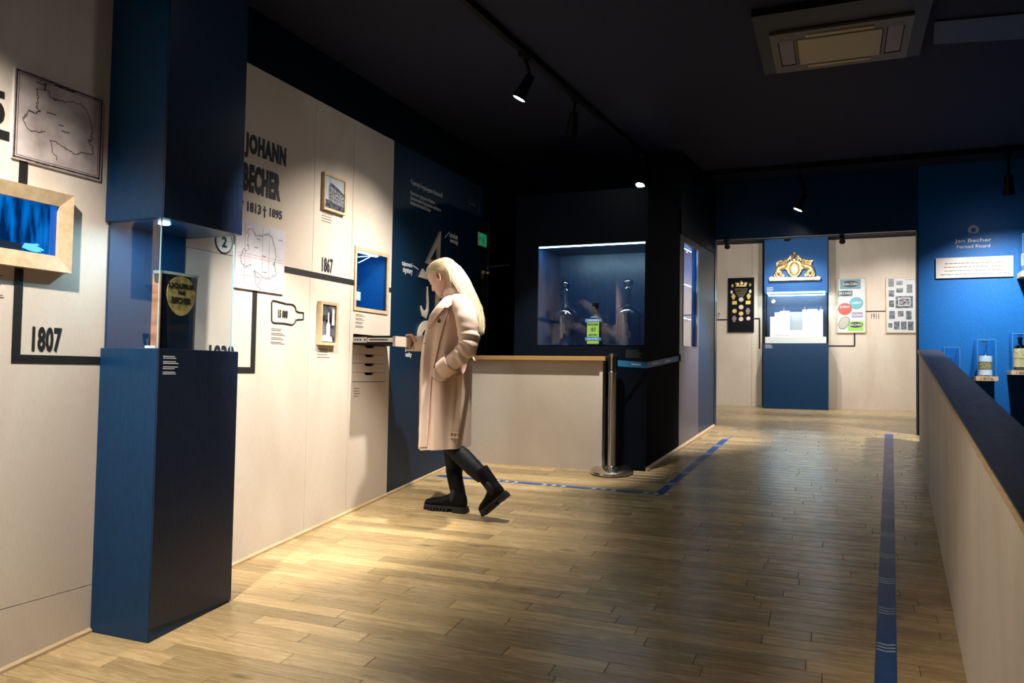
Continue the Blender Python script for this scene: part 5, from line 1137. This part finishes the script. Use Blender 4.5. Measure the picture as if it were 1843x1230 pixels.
def patch(name, px0, px1, py0, py1, off, th, m, par, n=18, k=10, dyclamp=-1):
    """a panel lying on the coat, between two pixel curves, on the side facing the camera"""
    G = []
    for i in range(n+1):
        py = py0+(py1-py0)*i/n; a, b = interp(px0, py), interp(px1, py); row = []
        for j in range(k+1):
            p_, n_ = surf(a+(b-a)*j/k, py, off); row.append((p_, p_-n_*th))
        G.append(row)
    v = []; f = []; q = k+1
    for row in G:
        for o_, i_ in row: v += [o_, i_]
    idx = lambda i, j, s_: 2*(i*q+j)+s_
    for i in range(n):
        for j in range(k):
            f.append((idx(i, j, 0), idx(i, j+1, 0), idx(i+1, j+1, 0), idx(i+1, j, 0))); f.append((idx(i, j, 1), idx(i+1, j, 1), idx(i+1, j+1, 1), idx(i, j+1, 1)))
    for i in range(n): f.append((idx(i, 0, 0), idx(i+1, 0, 0), idx(i+1, 0, 1), idx(i, 0, 1))); f.append((idx(i, k, 0), idx(i, k, 1), idx(i+1, k, 1), idx(i+1, k, 0)))
    for j in range(k): f.append((idx(0, j, 0), idx(0, j, 1), idx(0, j+1, 1), idx(0, j+1, 0))); f.append((idx(n, j, 0), idx(n, j+1, 0), idx(n, j+1, 1), idx(n, j, 1)))
    return sm_angle(mesh(name, v, f, m, par), 50)
patch('front_panel', [(556, 784), (600, 766), (806, 753.5)], [(545, 812), (570, 803), (600, 794), (640, 785), (680, 776), (806, 768)], 556, 805, .013, .008, M['coat'], coat, 30, 10)
patch('lapel', [(534, 804), (549, 789), (568, 774.5), (579, 771), (592, 768.5)], [(534, 815), (545, 806), (557, 797), (572, 785), (592, 770.5)], 535, 592, .034, .010, M['coat'], coat, 16, 6)
patch('collar_edge', [(531, 807), (545, 803), (556, 800)], [(531, 830), (545, 818), (556, 803)], 532, 554, .028, .016, M['coat'], coat, 10, 8)
# collar roll round the neck
cl_ = [P(801, 531), P(804, 527, -.045), P(812, 523.5, -.078), P(824, 525, -.080), P(834, 529, -.05), P(838, 531, 0), P(834, 529, .045), P(825, 525, .075), P(814, 523, .075), P(806, 527, .045), P(801, 531)]
mb = MB(); mb.tube(catmull(cl_, 5), [(.030, .018)]*51, 10, False); sm_angle(mb.build('collar', M['coat'], coat), 70)
# buttons

M['button'] = mat('dark_horn', (.03, .015, .01), .3)
p, n = surf(791, 578, .010); mb = MB().lathe([(0, 0), (.0125, 0), (.0135, .003), (.011, .005), (.005, .003), (0, .003)], p, 18, n); sm_angle(mb.build('button', M['button'], coat), 40)
p, n = surf(766, 619, .010); mb = MB(); mb.tube([p-X_*.012+Z_*.001, p+X_*.010+Z_*.003], .0022, 6); mb.build('buttonhole', M['button'], coat)
# --- sleeves
def sleeve(pts, rad, name, seed, wr=.05):
    C_ = catmull(pts, 9); n = len(C_); rr = random.Random(seed); ph = rr.random()*6; NJ = 32; R_ = []; nx = None
    for i in range(n):
        s_ = i/(n-1); t = s_*(len(rad)-1); k = min(int(t), len(rad)-2); r = rad[k]+(rad[k+1]-rad[k])*(t-k)
        tg = (C_[min(i+1, n-1)]-C_[max(i-1, 0)]).normalized()
        nx = (nx-tg*nx.dot(tg)).normalized() if nx else tg.cross(Vector((0, 1, 0))).normalized(); ny = tg.cross(nx); ring_ = []
        amp = wr*(math.exp(-((s_-.58)/.20)**2)+.22)
        for j in range(NJ):
            a = 2*PI*j/NJ; q = math.sin(s_*46+1.6*math.sin(a+ph)+ph); q2 = math.sin(s_*71-2.2*math.cos(a)+1)
            f = amp*(max(-.35, q)*(.55+.45*math.sin(a+ph*.5))+.45*q2*(.5+.5*math.cos(a-1)))
            ring_.append(C_[i]+(nx*math.cos(a)+ny*math.sin(a))*r*(1+f))
        R_.append(ring_)
    return sm_angle(MB().rings(R_).build(name, M['coat'], coat), 80)
lp = [P(822, 545, -.07), P(833, 553, -.145), P(839.5, 575, -.195), P(842.5, 600, -.21), P(843, 621, -.222), P(831, 638, -.232), P(817, 650, -.230), P(799, 664, -.215)]
lsl = sleeve(lp, [.062, .068, .069, .066, .063, .058, .053, .051], 'sleeve', 2, .13)
ax_ = (P(797, 666, -.214)-P(812, 653.5, -.227)).normalized()
mb = MB(); c0 = P(813, 653, -.226); c1 = P(796.5, 666.5, -.212); L_ = (c1-c0).length
mb.lathe([(.052, 0), (.062, .002), (.064, L_*.5), (.062, L_), (.048, L_), (.046, L_-.02)], c0, 26, ax_); sm_angle(mb.build('cuff', M['coat'], coat), 60)
rp = [P(812, 543, .08), P(812, 556, .16), P(800, 585, .20), P(792, 608, .19), P(776, 616, .12), P(762, 618, .07), P(752, 618, .045)]
rsl = sleeve(rp, [.055, .072, .066, .062, .056, .052, .050], 'sleeve', 5)
c0 = P(763, 618, .065); c1 = P(747.5, 619, .045); ax2 = (c1-c0).normalized(); L2 = (c1-c0).length
mb = MB(); mb.lathe([(.046, 0), (.054, .002), (.055, L2*.5), (.053, L2), (.042, L2), (.040, L2-.02)], c0, 26, ax2); sm_angle(mb.build('cuff', M['coat'], coat), 60)
# pocket flap over the hidden hand
pk = [(779, 664), (789.5, 659), (803.5, 680), (803, 686.5), (789, 689), (776.5, 679)]
mb = MB(); F_ = []; 
for a, b in pk: p, n = surf(a, b, .036); p.y = min(p.y, YC-.215); F_.append(p)
mb.prism(F_, (0, .03, 0)); po = mb.build('pocket_welt', M['coat'], coat, bevel=.008)
mb = MB(); q = [f+Vector((0, -.001, 0)) for f in F_]; mb.tube([q[0].lerp(q[1], .45)+Z_*-.004, q[0].lerp(q[1], .5)-Z_*.03, q[4].lerp(q[5], .35)+Z_*.012], .0016, 5); mb.tube([q[5].lerp(q[4], .1), q[4].lerp(q[3], .1), q[3]], .0016, 5); mb.build('pocket_seam', mat('coat_seam', (.35, .22, .15), .8), coat)
# belt hanging at the back with its buckle, loop and stitched lines
bp_ = []; nb = 22
def belt_pt(t, off): 
    py = 652+(779-652)*t; px = 838-6*t+1.0*math.sin(t*4); p, n = surf(min(px, 848), py, off); return p, n
v = []; f = []
for i in range(nb+1):
    t = i/nb; p, n = belt_pt(t, .016); w_ = .0175; e = X_*w_
    for s_ in (-1, 1):
        for d_ in (.004, -.003): v.append(p+e*s_+Vector((0, -d_-(.010), 0)))
for i in range(nb):
    a = 4*i; f += [(a, a+4, a+6, a+2), (a+1, a+3, a+7, a+5), (a, a+1, a+5, a+4), (a+2, a+6, a+7, a+3)]
f += [(0, 2, 3, 1), (4*nb, 4*nb+1, 4*nb+3, 4*nb+2)]
be = sm_angle(mesh('belt', v, f, M['coat'], coat), 40)
mb = MB()
for o_ in (-.011, -.004, .004, .011):
    Q = []
    for i in range(nb+1): p, n = belt_pt(i/nb, .016); Q.append(p+X_*o_+Vector((0, -.0145, 0)))
    mb.tube(Q, .0009, 4)
mb.build('stitching', mat('pale_stitching', (.42, .28, .20), .8), be)
p, n = belt_pt(1, .016); mb = MB(); bz = p+Vector((-.002, -.02, -.012)); 
mb.tube([bz+Vector((-.030, 0, .02)), bz+Vector((.026, 0, .02)), bz+Vector((.024, 0, -.010)), bz+Vector((-.030, 0, -.012)), bz+Vector((-.030, 0, .02))], .005, 8); mb.tube([bz+Vector((-.004, -.003, .02)), bz+Vector((-.004, -.004, -.012))], .003, 6)
mb.build('buckle', M['coat'], be)
mb = MB(); mb.tube([P(828, 655, -.215), P(838, 646, -.215), P(849, 645, -.16), P(853, 646, -.08), P(853, 646, .05)], [(.018, .005)]*5, 8); sm_angle(mb.build('waist_belt', M['coat'], coat), 60)

# --- head
HC = P(798.5, 501.5); TH = math.radians(27)
hu = Vector((-math.cos(TH), 0, -math.sin(TH))); hv = Vector((-math.sin(TH), 0, math.cos(TH))); hs_ = Vector((0, 1, 0))   # forward, up, side
hu = (hu+Vector((0, .02, 0))).normalized()
K = 1.06
HT = [(.110, .012, -.014, .010), (.106, .040, -.048, .038), (.094, .064, -.078, .058), (.075, .081, -.094, .070), (.050, .090, -.101, .0765), (.026, .0925, -.101, .0780), (.004, .0885, -.096, .0765), (-.018, .0865, -.088, .073),
      (-.040, .0845, -.076, .0685), (-.060, .082, -.058, .0615), (-.078, .0795, -.034, .0530), (-.094, .077, -.008, .0430), (-.106, .070, .018, .0310), (-.113, .058, .034, .014)]
def hrow(v, k): return interp([(-r[0], r[k]) for r in HT], -v)
G = lambda x, s_: math.exp(-(x/s_)**2)
def head_pt(a, v, off=0):
    fu, bk, wd = hrow(v, 1)+off, hrow(v, 2)-off, hrow(v, 3)+off
    ca, sa = math.cos(a), math.sin(a); c_ = (fu+bk)/2; r_ = (fu-bk)/2
    e = 2.25; k = (abs(ca)**e+abs(sa)**e)**(-1/e); u = c_+r_*k*ca; y = wd*k*sa
    if ca > 0 and off < .003:
        nz = 0
        if -.046 < v < .020: nz = interp([(-.046, 0), (-.040, .010), (-.033, .0245), (-.026, .023), (.004, .008), (.020, .0)], v)
        u += nz*G(y, .0085+.004*max(0, (.0-v)/.04))+.0025*G(v+.034, .008)*G(abs(y)-.012, .006)
        u += .0048*G(v+.057, .0048)*G(y, .020)+.0052*G(v+.068, .005)*G(y, .017)-.0018*G(v+.0625, .0022)*G(y, .018)-.003*G(v+.080, .006)*G(y, .02)
        u += .006*G(v+.098, .013)*G(y, .02)+.003*G(v-.026, .008)*G(abs(y)-.025, .02)-.0085*G(v-.004, .011)*G(abs(y)-.032, .014)-.002*G(v-.008, .012)*G(y, .008)
        y += .003*math.copysign(1, y)*G(v+.020, .02)*G(abs(y)-.058, .02) if abs(y) > 1e-5 else 0
    return u, y, v
def HW(u, y, v): return HC+hu*(u*K)+hs_*(y*K)+hv*(v*K)
vs = [.110-.223*i/74 for i in range(75)]; NA = 88
mb = MB(); mb.rings([[HW(*head_pt(2*PI*j/NA, v)) for j in range(NA)] for v in vs])
# ears (only the near one shows)
def ear(sg):
    o_ = Vector((-.004, sg*.0765, .000)); R_ = []
    def EP(u, v, d): return HW(o_.x+u, o_.y+sg*d, o_.z+v)
    out = [(.000, -.030), (.010, -.020), (.011, 0), (.010, .020), (.002, .031), (-.012, .031), (-.020, .018), (-.019, 0), (-.012, -.016), (-.005, -.028)]
    mb.rings([[EP(u*.95, v, -.012) for u, v in out], [EP(u*1.0, v, .004) for u, v in out], [EP(u*1.02-.001, v, .010) for u, v in out], [EP(u*.80-.001, v*.82, .011) for u, v in out], [EP(u*.55, v*.6+.002, .002) for u, v in out], [EP(u*.2, v*.2, .000) for u, v in out]])
ear(-1); ear(1)
# neck, torso core, arms and hand
nk = [HW(-.030, 0, -.035), P(817, 520), P(822, 530), P(822, 545)]
mb.tube(catmull(nk, 5), [.060]*4+[.055]*4+[.056]*4+[.060, .066, .075, .08], 24)
mb.tube([P(822, 540), P(820, 556), P(817, 600), P(812, 640), P(806, 680), P(806, 740)], [(.075, .09), (.10, .14), (.10, .14), (.09, .12), (.11, .14), (.09, .13)], 20)
mb.tube([P(826, 545, -.08), P(838, 570, -.19), P(843, 618, -.222), P(812, 652, -.225), P(797, 664, -.213)], [.05, .042, .036, .028, .024], 14)
mb.tube([P(812, 545, .08), P(800, 585, .20), P(792, 608, .19), P(765, 617, .07), P(752, 616, .045)], [.05, .04, .036, .028, .024], 14)
XD = onY(712, 615, dy0).x; ZTOP = 1.645; ZBOT = 1.578
wr = P(752, 616, .045)
hb_ = Vector((XD+.012, 4.655, 1.612))         # palm centre, just outside the drawer front
mb.tube([wr, wr.lerp(hb_, .5), hb_+Vector((.018, 0, .0)), hb_+Vector((.006, 0, -.004))], [(.024, .022), (.034, .018), (.040, .015), (.034, .012)], 14)
for k in range(4):       # fingers curl under the drawer front
    y_ = 4.655+(-.033+.022*k); L_ = (.9, 1.0, .95, .75)[k]
    mb.tube(catmull([Vector((XD+.018, y_*.6+4.655*.4, 1.603)), Vector((XD+.016, y_, ZBOT+.004)), Vector((XD+.004, y_, ZBOT-.0125)), Vector((XD-.020*L_, y_, ZBOT-.0135)), Vector((XD-.052*L_, y_, ZBOT-.0105))], 3), [.0098]*4+[.0092]*4+[.0086]*4+[.006], 9)
mb.tube(catmull([Vector((XD+.030, 4.625, 1.615)), Vector((XD+.024, 4.612, 1.643)), Vector((XD+.004, 4.606, ZTOP+.0135)), Vector((XD-.032, 4.602, ZTOP+.0105))], 4), [.013]*5+[.0118]*4+[.0105]*3+[.007], 10)
body = mb.build('body', M['skin'], pe)
rmz = body.modifiers.new('one_surface', 'REMESH'); rmz.mode = 'VOXEL'; rmz.voxel_size = .0030; rmz.use_smooth_shade = True
sm_ = body.modifiers.new('soften', 'SMOOTH'); sm_.factor = .5; sm_.iterations = 2
# face details
mb = MB()
for sg in (-1, 1):
    e = HW(.0735, sg*.0315, .001); mb.ell(e, hu*.0125, hs_*.0135, hv*.0125, 16, 10)
sm_angle(mb.build('eyeball', mat('eye_white', (.6, .58, .56), .2), body), 80)
mb = MB()
for sg in (-1, 1):   # lowered upper lids
    e = HW(.0738, sg*.0315, .003); mb.ell(e, hu*.0134, hs_*.0148, hv*.0128, 16, 10)
sm_angle(mb.build('eyelid', M['skin'], body), 80)
mb = MB()
for sg in (-1, 1): mb.tube([HW(.0800-.003*abs(t)**2*3, sg*(.0315+.013*t), -.008+.002*(1-t*t)) for t in (-1, -.5, 0, .5, 1)], .0014, 5)
mb.build('eyelashes', mat('brown_lashes', (.05, .03, .02), .7), body)
mb = MB()
for sg in (-1, 1): mb.tube([HW(head_pt(math.asin(min(.99, (.018+.008*t)/.075)), .026+.002*math.sin(t))[0]-.0005-(.0018*t if t > 2 else 0), sg*(.016+.0085*t), .024+.0035*math.sin(t)) for t in (0, 1, 2, 3, 3.6)], [.0012, .0022, .0022, .0015, .0006], 6)
mb.build('eyebrow', mat('fair_eyebrow', (.28, .17, .09), .8), body)
mb = MB()
for vv, rr_, hh in ((-.0575, .0045, .019), (-.0675, .005, .016)):
    mb.tube([HW(head_pt(math.asin(max(-.9, min(.9, t*hh/.06))), vv)[0]-.0028, t*hh, vv+.0015*(1 if vv > -.06 else -1)*(1-t*t)) for t in (-1, -.6, -.25, 0, .25, .6, 1)], [rr_*q for q in (.25, .7, .95, 1, .95, .7, .25)], 8)
sm_angle(mb.build('lips', mat('lips', (.50, .17, .15), .4), body), 80)

# --- hair: close cap, the mass falling down the back, single strands
def hairline(v, a):      # True where hair grows
    u, y, _ = head_pt(a, v); lim = interp([(-.06, -.05), (-.02, -.030), (.0, -.018), (.03, .002), (.045, .030), (.062, .066), (.078, .2)], v)
    return u < lim
mbh = MB(); rows = []; VS = [.112-.165*i/40 for i in range(41)]; NH = 72
for v in VS: rows.append([(2*PI*j/NH, v) for j in range(NH)])
vv_ = []; ok = []
for r in rows:
    for a, v in r:
        u, y, _ = head_pt(a, min(v, .1098), .0); h_ = hairline(v, a); lim_ = interp([(-.06, -.05), (-.02, -.030), (.0, -.018), (.03, .002), (.045, .030), (.062, .066), (.078, .2)], v); g = .002+.0085*max(0, min(1, (lim_-u)/.035))
        uu, yy2, _ = head_pt(a, min(v, .1098), g if h_ else -.004); vv_.append(HW(uu, yy2, v+(.007 if v > .1 else .007*max(0, (v-.03)/.07)))); ok.append(h_)
ff_ = []
for i in range(len(rows)-1):
    for j in range(NH):
        a, b, c_, d_ = i*NH+j, i*NH+(j+1) % NH, (i+1)*NH+(j+1) % NH, (i+1)*NH+j
        if any(ok[t] for t in (a, b, c_, d_)): ff_.append((a, b, c_, d_))
ff_.append(tuple(range(NH))[::-1])
hair = sm_angle(mesh('hair', vv_, ff_, M['hair'], pe), 80)
# hanging mass: sections centre px, py, in-plane half thickness, half depth
HS = [(806, 484, .060, .074), (814, 492, .066, .080), (822, 503, .066, .086), (830, 514, .060, .094), (838, 526, .046, .104), (846, 540, .034, .108), (852, 555, .028, .104), (856.5, 570, .024, .094), (860, 584, .020, .080), (862, 596, .014, .062), (862.5, 603, .006, .045)]
cs = catmull([P(a, b) for a, b, _, _ in HS], 4); rt_ = []
for i in range(len(cs)):
    t = i/4; k = min(int(t), len(HS)-2); w_ = t-k; rt_.append((HS[k][2]*(1-w_)+HS[k+1][2]*w_, HS[k][3]*(1-w_)+HS[k+1][3]*w_))
def hsec(i, ang, sc=1.0):
    i0 = min(int(i), len(cs)-2); w_ = i-i0; c_ = cs[i0].lerp(cs[i0+1], w_); t = (cs[i0+1]-cs[i0]).normalized(); n1 = Vector((t.z, 0, -t.x)).normalized()   # in plane
    ra = rt_[i0][0]*(1-w_)+rt_[i0+1][0]*w_; rb = rt_[i0][1]*(1-w_)+rt_[i0+1][1]*w_
    return c_+n1*(ra*sc*math.cos(ang))+Vector((0, rb*sc*math.sin(ang), 0))
mb = MB(); R_ = []
for i in range(len(cs)):
    R_.append([hsec(i, 2*PI*j/40, 1+.035*math.sin(j*2.3+i*.15)+.02*math.sin(j*4.1)) for j in range(40)])
mb.rings(R_); sm_angle(mb.build('hair_length', M['hair'], hair), 80)
def tones(n):
    q = random.Random(4); out = []
    for f0, f1, lo_, hi_ in TON:
        t = q.uniform(lo_, hi_); out += [t]*(f1-f0)
    return out+[.5]*(n-len(out))
TON = []
mb = MB(); rr = random.Random(11)
for s_ in range(1100):
    ang = rr.uniform(-PI, PI); st_ = rr.uniform(0, 12); en = rr.uniform(26, len(cs)-1.01); n_ = 9; fl_ = rr.random() < .14; w1 = rr.uniform(-.12, .12); sc0 = rr.uniform(1.0, 1.05); Q = []
    for k in range(n_+1):
        t = k/n_; ii = st_+(en-st_)*t; sc = sc0+(.35*t*t*rr.uniform(.3, 1) if fl_ else .03*math.sin(t*6+ang)); Q.append(hsec(ii, ang+w1*t, sc)+(Vector((rr.uniform(-1, 1), rr.uniform(-1, 1), rr.uniform(-1, 1)))*.004*t if fl_ else Vector((0, 0, 0))))
    f0 = len(mb.f); mb.tube(Q, [.0007 if fl_ else .0015]*n_+[.0003], 4, False); TON.append((f0, len(mb.f), .25, 1.0))
# strands combed over the skull from the parting, over and behind the ear
for s_ in range(620):
    sg = -1 if rr.random() < .6 else 1; h = rr.random(); a_s = interp([(0, .02), (.3, .35), (.6, .8), (1, 1.35)], h); v_s = interp([(0, .088), (.25, .098), (.6, .075), (1, .045)], h)+rr.uniform(0, .012)
    a_e = rr.uniform(2.2, 2.9); v_e = interp([(0, .095), (.4, .06), (1, .0)], h)+rr.uniform(-.012, .012); Q = []; okk = []
    for k in range(11):
        t = k/10; a = a_s+(a_e-a_s)*t; v = min(.1085, v_s+(v_e-v_s)*t+.010*math.sin(PI*t)); okk.append(hairline(v, a)); lim_ = interp([(-.06, -.05), (-.02, -.030), (.0, -.018), (.03, .002), (.045, .030), (.062, .066), (.078, .2)], v); u0_ = head_pt(a, min(v, .1098))[0]; u, y, _ = head_pt(a, min(v, .1098), .0028+.0085*max(0, min(1, (lim_-u0_)/.035)))
        Q.append(HW(u, sg*abs(y), v+(.007 if v > .1 else .007*max(0, (v-.03)/.07))))
    f0 = len(mb.f)
    if all(okk): mb.tube(Q, [.0003]+[.0014]*9+[.0008], 4, False); TON.append((f0, len(mb.f), .12, .7))
# front lock tucked behind the ear, falling to the collar
for s_ in range(46):
    o1, o2 = rr.uniform(-1, 1), rr.uniform(-1, 1)
    Q = catmull([P(800+3*o1, 481+2*o2, -.078), P(805+2*o1, 490+2*o2, -.090), P(808+2*o1, 505+3*o2, -.094), P(811+2.5*o1, 516+2*o2, -.092), P(819+3*o1, 522+2*o2, -.09), P(833+4*o1, 525+3*o2, -.085)], 3)
    f0 = len(mb.f); mb.tube(Q, [.0028]*(len(Q)-1)+[.001], 4, False); TON.append((f0, len(mb.f), .3, 1.0))
st2 = mb.build('hair_strands', M['strand'], hair); st2['kind'] = 'stuff'; tone_attr(st2.data, [min(1, max(0, q)) for q in tones(len(st2.data.polygons))])
for p_ in st2.data.polygons: p_.use_smooth = True

# --- trousers and boots
def leg(pts, rads, name):
    C_ = catmull(pts, 6); n = len(C_); R_ = []
    for i in range(n):
        t = i/(n-1)*(len(rads)-1); k = min(int(t), len(rads)-2); r = rads[k]+(rads[k+1]-rads[k])*(t-k); R_.append(r*(1+.018*math.sin(i*1.9)))
    return MB().tube(C_, R_, 22)
mb = leg([P(812, 760, .08), P(815, 790, .08), P(817, 815, .075), P(817.5, 838, .065), P(818, 858, .055)], [.070, .070, .066, .058, .052], 'x')
mb2 = leg([P(794, 755, -.03), P(800, 782, -.03), P(814, 804, -.035), P(834, 824, -.045), P(852, 842, -.055), P(869, 858, -.06)], [.04, .045, .052, .060, .057, .050], 'x')
mb.add(mb2.v, mb2.f); sm_angle(mb.build('trousers', M['trousers'], pe), 80)
def boot(heel, toe, up, shaft, srad, name_label):
    """heel, toe: points on the sole underside; shaft: centre line from ankle upwards"""
    fw = (toe-heel); L = fw.length; fw.normalize(); up = (up-fw*up.dot(fw)).normalized(); sd = fw.cross(up)
    b = MB()
    def Bp(s_, w_, h_): return heel+fw*(s_*L)+sd*w_+up*h_
    # upper: sections across the foot
    R_ = []; SB = .028
    for s_, w_, h_ in ((.02, .022, .085), (.08, .032, .105), (.2, .036, .108), (.33, .038, .100), (.46, .040, .078), (.6, .044, .062), (.75, .046, .052), (.87, .042, .046), (.95, .032, .038), (.99, .016, .022)):
        ring_ = []
        for j in range(20):
            a = 2*PI*j/20; ca, sa = math.cos(a), math.sin(a); ring_.append(Bp(s_, w_*ca*(1 if sa < 0 else (1-.25*sa)), SB+h_*(.5+.5*sa) if sa > 0 else SB+h_*.5*(1+max(-1, sa*1.3))))
        R_.append(ring_)
    b.rings(R_); C_ = catmull(shaft, 5); n = len(C_)
    b.tube(C_, [srad[0]+(srad[1]-srad[0])*i/(n-1) for i in range(n)], 22)
    bo_ = b.build('boot', M['suede'], pe); rm_ = bo_.modifiers.new('one_surface', 'REMESH'); rm_.mode = 'VOXEL'; rm_.voxel_size = .005; rm_.use_smooth_shade = True; q_ = bo_.modifiers.new('soften', 'SMOOTH'); q_.iterations = 4
    bo_['label'] = name_label
    # lugged sole with heel block
    out = [(0, -.026), (.06, -.034), (.25, -.036), (.45, -.038), (.62, -.046), (.78, -.049), (.9, -.042), (.98, -.024), (1.01, 0), (.98, .024), (.9, .042), (.78, .049), (.62, .046), (.45, .038), (.25, .036), (.06, .034), (0, .026)]
    so = MB(); so.prism([Bp(s_, w_*1.04, .018) for s_, w_ in out], up*.018)
    hb2 = [(-.02, -.026), (.05, -.036), (.28, -.037), (.30, 0), (.28, .037), (.05, .036), (-.02, .026)]; so.prism([Bp(s_, w_, -.004) for s_, w_ in hb2], up*.024)
    for k in range(8):
        s_ = .40+.075*k; w_ = interp([(.4, .037), (.75, .048), (.95, .032)], s_)
        for sg in (-1, 1): so.prism([Bp(s_, sg*w_*1.06, .0), Bp(s_+.045, sg*w_*1.06, .0), Bp(s_+.045, sg*w_*.3, .0), Bp(s_, sg*w_*.3, .0)], up*.02)
    so.build('sole', M['sole'], bo_)
    g = MB(); c_ = Bp(.24, 0, .10)
    return bo_, Bp, fw, up, sd
fh = Vector((P(840, 920, .03).x, YC+.03, 0)); fh.z = fz(fh.y)+.004; ft = Vector((P(765, 921, .05).x, YC+.05, 0)); ft.z = fz(ft.y)
bo1, B1, f1_, u1_, s1_ = boot(fh, ft, Z_, [P(827, 900, .04), P(824, 885, .045), P(819, 862, .05), P(817.5, 845, .055)], [.047, .054], 'front boot flat on the floor')
rh = P(914.5, 893, -.075); rt2 = P(871, 930, -.06); rt2.z = max(rt2.z, fz(rt2.y)+.002)
upv = Vector(((P(860, 880).x-P(893, 912).x), 0, P(860, 880).z-P(893, 912).z)).normalized()
bo2, B2, f2_, u2_, s2_ = boot(rh, rt2, upv, [P(893, 887, -.068), P(884, 872, -.066), P(873, 857, -.064), P(865, 846, -.063)], [.045, .052], 'back boot with its heel raised')
for B_, bo_, sc, up_, fw_ in ((B1, bo1, .26, u1_, f1_), (B2, bo2, .22, u2_, f2_)):
    sgn = -1 if B_(0, -1, 0).y < B_(0, 1, 0).y else 1
    c_ = B_(sc+.02, sgn*.037, .105); mb = MB(); mb.ell(c_, fw_*.020+up_*.012, Vector((0, -1, 0))*.014, up_*.042-fw_*.012, 14, 8); sm_angle(mb.build('elastic_gusset', M['gusset'], bo_), 70)
mb = MB(); q = P(880, 852, -.064); mb.tube([q, q+Vector((.008, 0, .016)), q+Vector((.0, -.004, .0))], .004, 6); mb.build('pull_tab', M['suede'], bo2)
